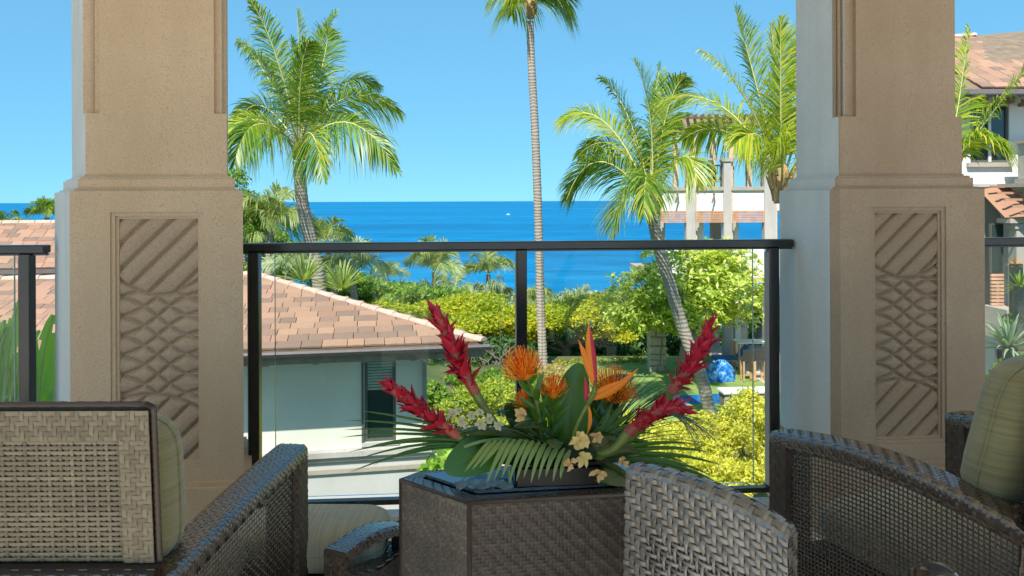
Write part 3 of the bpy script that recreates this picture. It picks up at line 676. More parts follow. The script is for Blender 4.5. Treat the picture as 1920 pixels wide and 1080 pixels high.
# ---------------------------------------------------------------- low chair with silver weave, foreground
def lowchair(label, pts, zt, zb, thick, group, pit=.0118):
    """pts: plan curve of the outer back face (left to right as seen)"""
    o = Vector(pts[1]).to_3d(); root = thing('wicker_chair', label, 'chair', (o.x, o.y, 0), 0, group)
    a, b, c = [Vector(p).to_3d() - Vector((o.x, o.y, 0)) for p in pts]
    a.z = b.z = c.z = 0
    a, b, c = [npv(*p) for p in (a, b, c)]
    def cur(u): u = np.asarray(u)[..., None]; return a * (1 - u) ** 2 + b * 2 * u * (1 - u) + c * u ** 2
    def ztop(u): u = np.asarray(u); return zt[0] + (zt[1] - zt[0]) * u + zt[2] * 4 * u * (1 - u)
    def nrm(u):
        u = np.asarray(u)[..., None]; d = 2 * (1 - u) * (b - a) + 2 * u * (c - b); n = np.stack([-d[..., 1], d[..., 0], 0 * d[..., 0]], -1)
        return n / np.linalg.norm(n, axis=-1, keepdims=True)
    Ln = np.linalg.norm(b - a) + np.linalg.norm(c - b)
    def So(u, v):
        p = cur(u) ; p = p + nrm(u) * (.012 * np.sin(np.asarray(v) * 1.2))[..., None]
        p[..., 2] = zb + (ztop(u) - .012 - zb) * np.asarray(v); return p
    op = lambda u, v: np.where((v < .70) & (u > .14) & (u < .86), .60, .84)
    opv = lambda u, v: np.where((v < .70) & (u > .14) & (u < .86), .55, .93)
    weave('back_weave', So, int(Ln / pit), int((zt[0] - zb) / pit), WS, root, 'twill', op, opv, .0030)
    # wrapped top roll
    def St(u, v):
        p = cur(u); th = np.pi * np.asarray(v); n = nrm(u); off = .012 * math.sin(1.2)
        h = thick * .5
        p = p + n * (off + h - h * np.cos(th))[..., None]; p[..., 2] = ztop(u) - .014 + .016 * np.sin(th); return p
    weave('top_roll', St, int(Ln / .010), 5, WS, root, 'twill', .95, .95, .0014, True)
    off = .012 * math.sin(1.2); u1 = np.ones(13); pe = cur(u1) + nrm(u1) * (off + thick * .5 - thick * .5 * np.cos(np.linspace(0, np.pi, 13)))[:, None]; pe[:, 2] = ztop(u1) - .014 + .015 * np.sin(np.linspace(0, np.pi, 13))
    low = cur(u1[:2]) + nrm(u1[:2]) * np.array([off, off + thick])[:, None]; low[:, 2] = zt[1] - .05
    MB().add([tuple(q) for q in pe] + [tuple(low[1]), tuple(low[0])], [tuple(range(15))]).build('roll_end', WS, root)
    # right edge face and inner face
    def Se(u, v):
        u1 = np.ones_like(np.asarray(u, dtype=float)); p = cur(u1) + nrm(u1) * (.012 * np.sin(np.asarray(v) * 1.2) + thick * np.asarray(u))[..., None]
        p[..., 2] = zb + (ztop(u1) - .012 - zb) * np.asarray(v); return p
    weave('edge_face', Se, 4, int((zt[1] - zb) / pit), WS, root, 'twill', .95, .95, .0016, True)
    def Si(u, v):
        p = cur(1 - np.asarray(u)) + nrm(1 - np.asarray(u)) * (.012 * np.sin(np.asarray(v) * 1.2) + thick)[..., None]
        p[..., 2] = zb + (ztop(1 - np.asarray(u)) - .012 - zb) * np.asarray(v); return p
    weave('inner_weave', Si, int(Ln / (pit * 1.5)), int((zt[0] - zb) / (pit * 1.5)), WK, root, 'plain', .75, .75, .0016)
    # seat and legs
    A, B, Cc = [Vector(p) for p in (a, b, c)]; nn = Vector(nrm(.5)) 
    m = MB(); q = [A + nn * .02, Cc + nn * .02, Cc + nn * .45, A + nn * .45]; m.prism([tuple(k)[:2] for k in q], zb - .05, zb); m.build('seat', WLINER, root)
    for k in q: MB().box(k.x - .015, k.x + .015, k.y - .015, k.y + .015, 0, zb - .05).build('leg', WLINER, root)
    return root
Lc = P(1166, 885, 1.56); Rc = P(1474, 965, 1.30); Mc = P(1330, 900, 1.375)
lowchair('low chair of broad silvery weave, foreground right of the flower table', [(Lc.x, Lc.y), (Mc.x, Mc.y), (Rc.x, Rc.y)], (.706, .678, .026), .36, .055, 'silvery woven chairs')
Lc = P(1722, 1070, 1.10); Rc = P(1812, 1085, 1.12); Mc = P(1765, 1060, 1.04)
lowchair('nearest silvery woven chair, only its rounded top edge showing at bottom right', [(Lc.x, Lc.y), (Mc.x, Mc.y), (Rc.x, Rc.y)], (.712, .705, .012), .36, .042, 'silvery woven chairs')
# ---------------------------------------------------------------- buildings
TILES = []
TILEM, tnt2, tpp = newmat('clay_roof_tile')
_oi = tnt2.nodes.new('ShaderNodeObjectInfo')
_tc = ramp(tnt2, _oi.outputs['Random'], [(0, (.23, .145, .105)), (.3, (.29, .175, .12)), (.5, (.39, .22, .14)), (.8, (.45, .255, .16)), (1, (.35, .185, .115))])
tnt2.links.new(mixc(tnt2, ramp(tnt2, noise(tnt2, 9, 5), [(.35, .0), (.75, .35)]), _tc, (.25, .17, .13)), tpp.inputs['Base Color'])
tpp.inputs['Roughness'].default_value = .85; bump(tnt2, noise(tnt2, 40, 3), tpp, .3, .01)
CAPM = stone('ridge_mortar', (.52, .36, .28), (.64, .46, .37), 3, 30, .4, .01)
def tile_mesh(w, l, t, name='roof_tile'):
    m = MB(); g = .006
    m.add([(g, 0, 0), (w - g, 0, 0), (w - g, 0, t), (g, 0, t), (g, l, 0), (w - g, l, 0), (w - g, l, t * .55), (g, l, t * .55), (w * .5, 0, t * 1.18), (w * .5, l, t * .7)],
          [(0, 1, 2, 8, 3), (3, 8, 9, 7), (8, 2, 6, 9), (4, 7, 9, 6, 5), (0, 3, 7, 4), (1, 5, 6, 2)])
    return mesh(name, m.v, m.f, TILEM)
TM = [tile_mesh(w, .30, .030) for w in (.36, .44, .30)]
def tiled_slope(parent, E0, ev, length, up, nrows, row, left_cut, right_cut, wtile=.4, hid=None):
    """tiles laid from eave point E0 along ev, rising along up (unit, 3d); cuts: metres lost per row at either end"""
    E0, ev, up = Vector(E0), Vector(ev), Vector(up); n = ev.cross(up).normalized()
    M = Matrix((ev, up, n)).transposed().to_4x4()
    acc = MB()
    inv = (Matrix.Translation(parent.location) @ Matrix.Rotation(parent.rotation_euler[2], 4, 'Z')).inverted(); cnt = 0
    for r in range(nrows):
        s = left_cut * r + (0 if r % 2 == 0 else -.5 * wtile) ; end = length - right_cut * r
        s = max(s, left_cut * r)
        while s < end - .06:
            k = random.choice((0, 0, 1, 2)); wd = (.36, .44, .30)[k]
            sc_ = min(1.0, (end - s) / wd)
            wp_ = E0 + ev * (s + wd / 2) + up * (row * r); px_ = 960 + 1450 * wp_.x / wp_.y
            Mt = inv @ Matrix.Translation(E0 + ev * s + up * (row * r) + n * (.012 + random.uniform(0, .006))) @ M @ Matrix.Rotation(random.uniform(-.012, .012), 4, 'Z') @ Matrix.Rotation(.075, 4, 'X') @ Matrix.Scale(sc_, 4, (1, 0, 0))
            if hid and hid[0] < px_ < hid[1]: acc.add([Mt @ q.co for q in TM[k].vertices], [tuple(q.vertices) for q in TM[k].polygons])
            else: o = bpy.data.objects.new('roof_tile', TM[k]); C.objects.link(o); o.parent = parent; o.matrix_local = Mt; cnt += 1
            s += wd * sc_
    if acc.v: acc.build('roof_tile_field', TILEM, parent, kind='stuff')
    return cnt
# --- villa below the terrace, left
cor = Vector((-1.686, 15.0, 0)); U = Vector((5.5, 1, 0)).normalized(); NN = Vector((U.y, -U.x, 0))
villa = thing('villa', 'cream villa below the terrace with a clay tiled hip roof and one tall window', 'house', (cor.x, cor.y, -5.2), math.atan2(U.y, U.x))
def vb(): return MB()
# local: x along wall (0 at the right corner, negative to the left), y inward (away), z from -5.2
zl = lambda z: z + 5.2
wx0, wx1 = -1.53, -.93; wz0, wz1 = -3.42, -1.80   # window
def wall_px(px, py):  # helper on the wall plane -> local x, z
    k = (px - 960) / 1450; t = (k * cor.y - cor.x) / (U.x - k * U.y); Y = cor.y + t * U.y
    return t, P(px, py, Y).z
wx0, a = wall_px(682, 675); wx1, b = wall_px(741, 675); wz1 = wall_px(710, 674)[1]; wz0 = wall_px(710, 828)[1]
m = MB(); m.box(-14, wx0, 0, .3, 1.0, zl(-1.62)); m.box(wx1, 0, 0, .3, 1.0, zl(-1.62)); m.box(wx0, wx1, 0, .3, zl(wz1), zl(-1.62)); m.box(wx0, wx1, 0, .3, 1.0, zl(wz0))
m.prism([(0, .3), (-3.4, 3.2), (-3.6, 3.0), (-.3, .3)], 1.0, zl(-1.5)); m.build('wall', VILLA_W, villa)
lz = zl(wall_px(720, 838)[1]); 
m = MB(); m.box(-14, .10, -.16, -.001, lz - .10, lz); m.box(-14, .06, -.10, -.001, lz - .19, lz - .10); m.box(-14, .03, -.05, -.001, lz - .25, lz - .19); m.build('ledge_moulding', TRIM_GREY, villa)
m = MB(); m.box(-14, .02, -.035, -.001, 1.75, lz - .25); m.box(-14, .02, -.035, -.001, -.2, 1.72); m.build('lower_wall', stone('grey_lower_render', (.50, .49, .475), (.58, .565, .55), 1.2, 30, .12, .0015, spk=.94), villa)
m = MB(); m.box(-14, .03, -.09, -.04, 1.30, 1.38); m.build('lower_moulding', TRIM, villa)
wn = MB(); f = .055
wn.box(wx0, wx0 + f, .03, .11, zl(wz0), zl(wz1)); wn.box(wx1 - f, wx1, .03, .11, zl(wz0), zl(wz1)); wn.box(wx0 + f, wx1 - f, .03, .11, zl(wz1) - f, zl(wz1)); wn.box(wx0 + f, wx1 - f, .03, .11, zl(wz0), zl(wz0) + f)
win = wn.build('window', FRAMEM, villa)
WGL, wnt, wp = newmat('window_glass'); wp.inputs['Base Color'].default_value = (.03, .05, .045, 1); wp.inputs['Roughness'].default_value = .04; wp.inputs['Specular IOR Level'].default_value = .9
bump(wnt, noise(wnt, 1.4, 2), wp, .15, .05)
MB().box(wx0 + f, wx1 - f, .07, .08, zl(wz0) + f, zl(wz1) - f).build('pane', WGL, win)
BLIND = plain('pale_blind', (.33, .42, .34), .7)
m = MB(); 
for k in range(10): m.box(wx0 + f + .004, wx1 - f - .004, .062, .068, zl(wz1) - f - .055 * (k + 1) + .01, zl(wz1) - f - .055 * k - .004)
m.build('blind', BLIND, win, kind='stuff')
m = MB(); m.box(wx0 - .06, wx1 + .06, -.05, .0, zl(wz0) - .07, zl(wz0) - .002); m.build('sill', TRIM_GREY, win)
MB().box(wx0 - .055, wx0 - .015, -.03, -.001, zl(wz0) - .15, zl(wz1) + .01).build('downpipe', FRAMEM, villa)
OV = 1.0; ez = -1.36; PIT = .19
ec = cor + U * OV + NN * OV          # eave corner
loc_e = (OV, -OV)
run = 4.7; nr = 15
slope = math.atan(PIT * math.sqrt(1) ) ; 
up_l = Vector((0, 1, 0)); sl = PIT * 1.0
# world up vector of the front slope (run goes along -NN)
upv = (-NN + Vector((0, 0, PIT))).normalized()
# front roof slab
Lr = 12.0
A = ec + Vector((0, 0, ez)); B = ec - U * Lr + Vector((0, 0, ez)); top = run
Cc = A - U * run - NN * run + Vector((0, 0, PIT * run)); D = B - NN * run + Vector((0, 0, PIT * run))
m = MB(); m.slab(B, A, Cc, D, .09); rf = unparented(villa, m.build('roof', WOODTRIM))
A2 = Cc + U * .55 - NN * .35; A2.z = ez; m = MB(); m.add([A, A2, Cc, A - Vector((0, 0, .08)), A2 - Vector((0, 0, .08)), Cc - Vector((0, 0, .2))], [(0, 1, 2), (5, 4, 3), (0, 3, 4, 1), (1, 4, 5, 2), (2, 5, 3, 0)]); D2 = D - NN * 1.5; D2.z = ez
m.add([A2, D2, D, Cc], [(0, 1, 2, 3)]); unparented(villa, m.build('rear_roof', TILEM))
rowl = math.hypot(run, PIT * run) / nr
nt_ = tiled_slope(villa, A - U * 11.2, U, 11.2, upv, nr, rowl, 0, run / nr, hid=(125, 440))
# hip caps
hipd = (Cc - A); hn = 15
for k in range(hn):
    p = A + hipd * (k / hn); q = A + hipd * ((k + 1.25) / hn)
    m = MB(); w_ = .13; off = Vector((0, 0, .085)); sd_ = Vector((hipd.y, -hipd.x, 0)).normalized()
    r1, r2 = .11, .095
    ring = lambda c, r: [c + sd_ * (math.cos(math.radians(a)) * r) + Vector((0, 0, math.sin(math.radians(a)) * r * .62 - .02)) for a in (0, 35, 70, 110, 145, 180)]
    v = ring(p + Vector((0, 0, .06)), r1) + ring(q + Vector((0, 0, .045)), r2)
    m.add(v, [(i, i + 1, i + 7, i + 6) for i in range(5)] + [(5, 4, 3, 2, 1, 0), (6, 7, 8, 9, 10, 11)]); unparented(villa, m.build('hip_cap_tile', CAPM))
for k in range(22):
    p = Cc - U * (k * .38); q = Cc - U * (k * .38 + .42); m = MB(); sd_ = NN; r1, r2 = .14, .12
    v = [p + sd_ * (math.cos(math.radians(a)) * r1) + Vector((0, 0, math.sin(math.radians(a)) * r1 * .6 + .03)) for a in (0, 35, 70, 110, 145, 180)] + [q + sd_ * (math.cos(math.radians(a)) * r2) + Vector((0, 0, math.sin(math.radians(a)) * r2 * .6 + .02)) for a in (0, 35, 70, 110, 145, 180)]
    m.add(v, [(i, i + 1, i + 7, i + 6) for i in range(5)] + [(5, 4, 3, 2, 1, 0), (6, 7, 8, 9, 10, 11)]); unparented(villa, m.build('ridge_cap_tile', CAPM))
# gutter, fascia, soffit and rafter tails in local coords
e0 = OV
m = MB(); m.add([(x, -OV + y, zl(ez) + z) for x in (-Lr + OV, OV + .10) for (y, z) in ((-.02, -.02), (-.13, -.01), (-.145, -.05), (-.10, -.115), (-.02, -.125))],
   [(0, 1, 6, 5), (1, 2, 7, 6), (2, 3, 8, 7), (3, 4, 9, 8), (4, 0, 5, 9), (0, 4, 3, 2, 1), (5, 6, 7, 8, 9)]); m.build('gutter', GUTTER, villa)
m = MB(); m.box(-Lr + OV, OV, -OV + .0, -OV + .05, zl(ez) - .26, zl(ez) - .10); m.build('fascia', WOODTRIM, villa)
m = MB(); m.box(-Lr + OV, OV - .02, -OV + .052, -.002, zl(ez) - .17, zl(ez) - .13); m.build('soffit', WOODTRIM, villa)
for k in range(11):
    x = -.35 - k * .86; m = MB(); m.box(x, x + .12, -OV + .07, -.002, zl(ez) - .29, zl(ez) - .172); m.build('rafter_tail', WOODTRIM, villa)
m = MB(); m.tube([(-.28, -.70, zl(ez) - .10), (-.26, -.62, zl(ez) - .26), (-.12, -.24, zl(ez) - .36), (-.03, -.10, zl(ez) - .50), (-.03, -.09, lz + .01)], .045, 8); m.build('corner_downpipe', plain('green_grey_pipe', (.25, .28, .25), .5), villa, True)
# stone garden wall beside the villa
gw = thing('stone_garden_wall', 'low lava stone garden wall beside the corner of the cream villa', 'wall', (-1.55, 15.2, -5.2), math.atan2(.35, 1))
MB().box(.02, 2.3, .04, .40, 0, 1.28).build('mortar_core', MORTAR, gw)
def stones(parent, x0, x1, y, z0, z1, cw, ch, mats, depth=.05, axis='x'):
    z = z0
    while z < z1 - .02:
        h = min(ch * random.uniform(.75, 1.25), z1 - z); x = x0
        while x < x1 - .03:
            wd = min(cw * random.uniform(.6, 1.5), x1 - x); g = .012; j = lambda: random.uniform(-.014, .014)
            a, b, c, d = (x + g + j(), z + g + j()), (x + wd - g + j(), z + g + j()), (x + wd - g + j(), z + h - g + j()), (x + g + j(), z + h - g + j())
            dd = depth * random.uniform(.5, 1.2); s = .22
            mx, mz = (a[0] + b[0] + c[0] + d[0]) / 4, (a[1] + b[1] + c[1] + d[1]) / 4
            inn = [(p[0] + (mx - p[0]) * s, p[1] + (mz - p[1]) * s) for p in (a, b, c, d)]
            if axis == 'x': v = [(p[0], y, p[1]) for p in (a, b, c, d)] + [(p[0], y - dd, p[1]) for p in inn]
            else: v = [(y, p[0], p[1]) for p in (a, b, c, d)] + [(y + dd * axis, p[0], p[1]) for p in inn]
            mm = MB().add(v, [(4, 5, 6, 7), (0, 1, 5, 4), (1, 2, 6, 5), (2, 3, 7, 6), (3, 0, 4, 7)]); mm.build('stone', random.choice(mats), parent)
            x += wd
        z += h
stones(gw, 0, 2.3, .04, .0, 1.28, .32, .22, (ROCK, ROCK2, ROCK))
MB().box(-.02, 2.34, -.02, .44, 1.28, 1.36).build('coping', TRIM, gw)
# --- upper house far left, roof ridge above the villa
o = P(60, 500, 21.5); uh = thing('upper_house', 'house at far left showing only its upper clay roof above the villa ridge', 'house', (o.x, o.y, o.z), math.atan2(.25, 1))
MB().box(-9, 1.35, 0, 5, -3.0, .0).build('wall', TRIM, uh)
m = MB(); m.slab((-9.5, -.6, -.02), (1.9, -.6, -.02), (1.0, 2.8, 1.14), (-9.5, 2.8, 1.14), .09); m.slab((1.9, -.6, -.02), (1.9, 6, -.02), (1.0, 2.9, 1.14), (1.0, 2.8, 1.14), .08); m.build('roof', WOODTRIM, uh)
MB().box(-9.5, 1.92, -.70, -.60, -.14, -.03).build('gutter', GUTTER, uh)
lo = uh.matrix_world if False else (Matrix.Translation(uh.location) @ Matrix.Rotation(uh.rotation_euler[2], 4, 'Z'))
E = lo @ Vector((-4.3, -.6, -.02)); ev = (lo.to_3x3() @ Vector((1, 0, 0))); upw = (lo.to_3x3() @ Vector((0, 3.4, 1.16)).normalized())
tiled_slope(uh, E, ev, 6.2, upw, 11, .327, 0, .03)
for k in range(12):
    m = MB(); x = 1.0 - .45 * k; v = [(x - dx, 2.8 + .13 * math.cos(math.radians(a)) , 1.15 + .09 * math.sin(math.radians(a))) for dx in (0, .43) for a in (0, 45, 90, 135, 180)]
    m.add(v, [(i, i + 1, i + 6, i + 5) for i in range(4)] + [(4, 3, 2, 1, 0), (5, 6, 7, 8, 9)]); m.build('ridge_cap_tile', CAPM, uh)
# --- open villa tower across the garden, right of centre
Yb = 30.0
def bp(px, py, Y=Yb): p = P(px, py, Y); return p
o = bp(1370, 372); pav = thing('condominium_wing', 'pale building across the lawn with grey columns, slatted shades and roof pergola', 'building', (o.x, Yb, -5.2), 0)
def lx(px, Y=Yb): return bp(px, 400, Y).x - o.x
def lz_(py, Y=Yb): return bp(1370, py, Y).z + 5.2
cols = [(1286, 1303), (1356, 1370), (1432, 1453)]
for i, (a, b) in enumerate(cols):
    m = MB(); m.box(lx(a), lx(b), -.10, .25, 0 if i else 0, lz_(303)); c_ = m.build('column', TRIM_GREY, pav)
    MB().box(lx(a - 3), lx(b + 3), -.15, .30, lz_(303), lz_(297)).build('column_cap', TRIM, c_)
    MB().box(lx(b) + .002, lx(b + 4), -.02, .2, 0, lz_(305)).build('column_reveal', plain('warm_reveal_%d' % i, (.62, .50, .36), .8), c_)
MB().box(lx(1232), lx(1520), .0, .22, lz_(395), lz_(357)).build('upstand_wall', WHITE_W, pav)
MB().box(lx(1232), lx(1520), -.08, .26, lz_(357), lz_(350)).build('floor_trim', TRIM, pav)
MB().box(lx(1232), lx(1520), .28, 7.0, lz_(358), lz_(352)).build('upper_floor', TRIM, pav)
MB().box(lx(1232), lx(1520), .26, 7.0, lz_(397), lz_(390)).build('soffit_floor', WHITE_W, pav)
# slatted shades
for (a, b) in ((1238, 1286), (1304, 1356), (1373, 1431)):
    for k in range(7):
        y0 = lz_(417 - k * 3.2); MB().box(lx(a), lx(b), -.06, .02, y0, y0 + .045).build('shade_slat', SLAT, pav)
    for x in (a, (a + b) / 2, b - 1): MB().box(lx(x), lx(x) + .03, -.075, -.061, lz_(417), lz_(396)).build('shade_batten', SLAT, pav)
    m = MB(); m.box(lx(a - 1), lx(a + 5), -.14, .1, lz_(426), lz_(417)); m.box(lx(a - 1), lx(a + 2), -.16, .1, lz_(432), lz_(426)); m.build('corbel', TRIM, pav)
# storey below: posts and back piers, parapet
for (a, b, Y, mt) in ((1240, 1247, 30.4, TRIM), (1309, 1319, 30.6, WHITE_W), (1334, 1352, 31.5, TRIM), (1376, 1385, 30.5, WHITE_W)):
    MB().box(lx(a, Y), lx(b, Y), Y - Yb, Y - Yb + .3, lz_(520), lz_(398)).build('pier', mt, pav)
MB().box(lx(1232), lx(1520), .0, .25, lz_(520), lz_(468)).build('lower_parapet', WHITE_W, pav)
MB().box(lx(1232), lx(1520), -.1, 7.0, lz_(530), lz_(520)).build('lower_floor', TRIM, pav)
for (a, b, Y) in ((1378, 1401, 30.2), (1326, 1349, 33.5), (1436, 1458, 33.5)):
    c_ = MB().box(lx(a, Y), lx(b, Y), Y - Yb, Y - Yb + .5, 0, lz_(530)).build('ground_column', TRIM_GREY, pav)
    MB().box(lx(a, Y) - .008, lx(a, Y) + .21, Y - Yb - .012, Y - Yb - .002, .02, lz_(530) - .03).build('column_panel', WHITE_W, c_)
# roof terrace: railing, furniture, pergola
m = MB()
for (a, b) in ((1304, 1356), (1371, 1431)):
    MB().box(lx(a), lx(b), .02, .07, lz_(300), lz_(296)).build('terrace_rail', TRIM, pav)
    for x in np.linspace(a + 3, b - 3, 3): MB().box(lx(x) - .018, lx(x) + .018, .03, .06, lz_(350), lz_(300)).build('rail_post', RAIL, pav)
    MB().box(lx(a + 3), lx(b - 3), .04, .048, lz_(349), lz_(302)).build('rail_glass', GLASS, pav)
for (px, Y) in ((1300, 30.25), (1338, 33.2), (1372, 30.3), (1405, 33.2), (1442, 30.3), (1268, 33.2)):
    MB().box(lx(px - 5, Y), lx(px + 5, Y), Y - Yb, Y - Yb + .2, lz_(352) , lz_(239)).build('pergola_post', stone('pergola_post_stucco_%d' % px, (.60, .44, .29), (.68, .51, .35), 2, 40), pav)
PERG = plain('pergola_timber', (.34, .25, .16), .7, var=.25, scale=3)
MB().box(lx(1280), lx(1460), .18, .42, lz_(239), lz_(222)).build('pergola_beam', PERG, pav); MB().box(lx(1255), lx(1460), 3.1, 3.4, lz_(239), lz_(222)).build('pergola_beam', PERG, pav)
for k in range(14): 
    x = lx(1275 + k * 13.5); MB().box(x, x + .09, -.5, 4.0, lz_(222) + .003, lz_(215)).build('pergola_rafter', PERG, pav)
# terrace chairs (a dark round backed lounge chair and a pale one)
def roofchair(px, lab, mat):
    p = P(px, 349, 31.6); t = thing('terrace_chair', lab, 'chair', (p.x, p.y, 5.2 + pav.location.z + 0 + lz_(352) - 5.2), 0)
    m = MB(); m.tube([(.0 + .32 * math.cos(a), -.1 + .10 * math.sin(a) * 0, .62 + .32 * math.sin(a)) for a in np.linspace(0, 2 * math.pi, 17)], .04, 6, False); m.build('back_hoop', mat, t, True)
    m = MB(); 
    for k in range(-2, 3): m.tube([(k * .11, -.1, .34), (k * .11, -.1, .90 - .02 * k * k)], .018, 5)
    m.build('back_spindles', mat, t, True); MB().box(-.33, .33, -.1, .5, .36, .44, .02).build('seat', mat, t)
    for sx in (-.28, .26):
        for sy in (-.06, .42): MB().box(sx, sx + .04, sy, sy + .04, 0, .36).build('leg', mat, t)
roofchair(1326, 'dark round backed chair on the roof terrace under the pergola', RAIL)
roofchair(1344, 'pale round backed chair beside the dark one on the roof terrace', plain('pale_rattan', (.45, .40, .30), .7))
# wall lanterns brackets on upstand
for px in (1270, 1338): MB().tube([(lx(px), -.02, lz_(362)), (lx(px) - .02, -.22, lz_(364)), (lx(px) - .12, -.25, lz_(380))], .035, 6).build('bracket', WOODTRIM, pav)
# --- right hand house
Yr = 19.0
o = P(1860, 400, Yr); rh = thing('right_house', 'white house at the right edge with tiled roof, balcony parapet and orange lattice', 'house', (o.x, Yr, -5.2), 0)
rx = lambda px, Y=Yr: P(px, 400, Y).x - o.x
rz = lambda py, Y=Yr: P(1860, py, Y).z + 5.2
def rbox(nm, a, b, y0, y1, t, bo, mat, parent=rh, Y=Yr): return MB().box(rx(a, Y), rx(b, Y), Y - Yr + y0, Y - Yr + y1, rz(bo, Y), rz(t, Y)).build(nm, mat, parent)
rbox('upper_wall', 1740, 1820, 0, .3, 180, 350, WHITE_W); rbox('upper_wall', 1893, 2100, 0, .3, 180, 350, WHITE_W); rbox('upper_wall', 1820, 1893, 0, .3, 305, 350, WHITE_W); rbox('upper_wall', 1820, 1893, 0, .3, 180, 196, WHITE_W)
wf = MB()
for (a, b) in ((1820, 1824), (1854, 1862), (1889, 1893)): wf.box(rx(a), rx(b), .05, .14, rz(305), rz(196))
for (t, bo) in ((196, 200), (300, 305)): wf.box(rx(1824), rx(1889), .06, .13, rz(bo), rz(t))
wfo = wf.build('window', FRAMEM, rh)
for (a, b) in ((1824, 1854), (1862, 1889)): MB().box(rx(a), rx(b), .09, .10, rz(300), rz(200)).build('pane', WGL, wfo)
MB().box(rx(1855.5), rx(1860.5), .03, .049, rz(303), rz(198)).build('white_mullion', WHITE_W, wfo)
rbox('window_sill', 1812, 1896, -.10, -.001, 305, 313, TRIM)
rbox('string_course', 1740, 2100, -.12, -.001, 345, 351, TRIM_GREY)
pp = rbox('parapet_pier', 1874, 1912, -1.3, -.7, 274, 344, TRIM_GREY); MB().box(rx(1869), rx(1920), -1.36, -.62, rz(274), rz(268)).build('pier_cap', TRIM, pp); MB().box(rx(1870), rx(1915), -1.34, -.65, rz(345), rz(337)).build('pier_foot', TRIM, pp)
rbox('balcony_slab', 1864, 2100, -1.4, -.13, 345, 352, TRIM); rbox('balcony_front', 1884, 2100, -1.3, -1.1, 353, 410, WHITE_W)
rbox('balcony_coping', 1912, 2100, -1.36, -.9, 268, 274, TRIM_GREY)
LAT = plain('orange_lattice', (.62, .27, .14), .6)
lat = MB(); x0, x1, z0, z1 = rx(1913), rx(1990), rz(343), rz(276)
lat.box(x0, x1, -1.16, -1.10, z0, z0 + .05); lat.box(x0, x1, -1.16, -1.10, z1 - .05, z1); lat.box(x0, x0 + .05, -1.15, -1.11, z0, z1)
lt = lat.build('lattice_panel', LAT, rh)
for k in range(7):
    xx = x0 + .05 + k * .14
    MB().tube([(xx, -1.13, z0 + .05), (xx + .42, -1.13, z1 - .05)], .014, 5).build('lath', LAT, lt); MB().tube([(xx + .42, -1.12, z0 + .05), (xx, -1.12, z1 - .05)], .014, 5).build('lath', LAT, lt)
# roof
m = MB(); ey = -.9; E0w = Vector((rx(1735), ey, rz(168, Yr - .9))); E1w = Vector((rx(2100), ey, rz(168, Yr - .9)))
rise = 3.9; h_ = rz(84, Yr + 3.4) - E0w.z
m.slab(E0w, E1w, E1w + Vector((0, 4.3, h_ + .4)), E0w + Vector((0, 4.3, h_)), .1); m.build('roof', WOODTRIM, rh)
MB().box(rx(1735), rx(2100), ey - .12, ey - .02, E0w.z - .11, E0w.z).build('gutter', GUTTER, rh)
MB().box(rx(1735), rx(2100), ey, -.31, E0w.z - .16, E0w.z - .11).build('soffit', WOODTRIM, rh)
for k in range(5): MB().box(rx(1815) + k * .62, rx(1815) + k * .62 + .13, ey + .05, -.001, E0w.z - .30, E0w.z - .162).build('rafter_tail', PERG, rh)
lo = Matrix.Translation(rh.location); dz = (E1w + Vector((0, 4.3, h_ + .2)) - E1w).normalized()
sl_ = math.hypot(4.3, h_ + .2)
tiled_slope(rh, lo @ Vector((rx(1800), ey, E0w.z + .03)), Vector((1, 0, 0)), 2.3, dz, 15, sl_ / 15, 0, 0)
for k in range(6):
    mm = MB(); x = rx(1790) + k * .42; zt = E0w.z + h_ - .02 + (x - rx(1735)) / (rx(2100) - rx(1735)) * .4
    v = [(x + dx, 4.3 + ey + .14 * math.cos(math.radians(a)), zt + .10 * math.sin(math.radians(a)) + dx * .1) for dx in (0, .44) for a in (0, 45, 90, 135, 180)]
    mm.add(v, [(i, i + 1, i + 6, i + 5) for i in range(4)] + [(4, 3, 2, 1, 0), (5, 6, 7, 8, 9)]); mm.build('ridge_cap_tile', CAPM, rh)
# lower porch roof and bay under the balcony
a0 = Vector((rx(1836), -1.0, rz(408, 18))); m = MB(); m.slab(a0, (rx(1880), -1.6, rz(404, 17.5)), (rx(1884), -.2, rz(352, 18.8)), (rx(1830), .0, rz(350)), .08); pr_ = m.build('porch_roof', TILEM, rh)
for k in range(5): MB().box(rx(1838), rx(1884), -1.5 + k * .27, -1.46 + k * .27, rz(404, 17.5) + .02 + k * .155, rz(404, 17.5) + .075 + k * .155).build('roof_tile_course', TILEM, pr_)
rbox('cornice', 1840, 1900, -1.1, -.6, 408, 416, TRIM)
for (a, b, y0, mt) in ((1856, 1873, -1.0, TRIM), (1879, 1912, -.8, TRIM_GREY), (1914, 1935, -.9, TRIM)):
    c_ = rbox('bay_column', a, b, y0, y0 + .3, 420, 568, mt); MB().box(rx(a - 4), rx(b + 4), y0 - .04, y0 + .34, rz(426), rz(417)).build('column_cap', TRIM, c_)
rbox('bay_wall', 1740, 1876, .0, .3, 350, 575, TRIM); rbox('bay_wall', 1876, 2100, .0, .3, 350, 575, WHITE_W)
bw = rbox('bay_window', 1834, 1857, -.5, -.42, 418, 508, FRAMEM); MB().box(rx(1836), rx(1855), -.515, -.501, rz(506), rz(420)).build('pane', WGL, bw)
for k in range(9): rbox('louvre_slat', 1834, 1857, -.52, -.46, 510 + k * 6.6, 514.5 + k * 6.6, SLAT)
m1 = [(568, 575, -1.25), (575, 600, -1.15), (600, 606, -1.22), (606, 622, -1.1)]
for t, bo, y0 in m1: rbox('bay_base_moulding', 1826, 1900, y0, -.3, t, bo, TRIM)
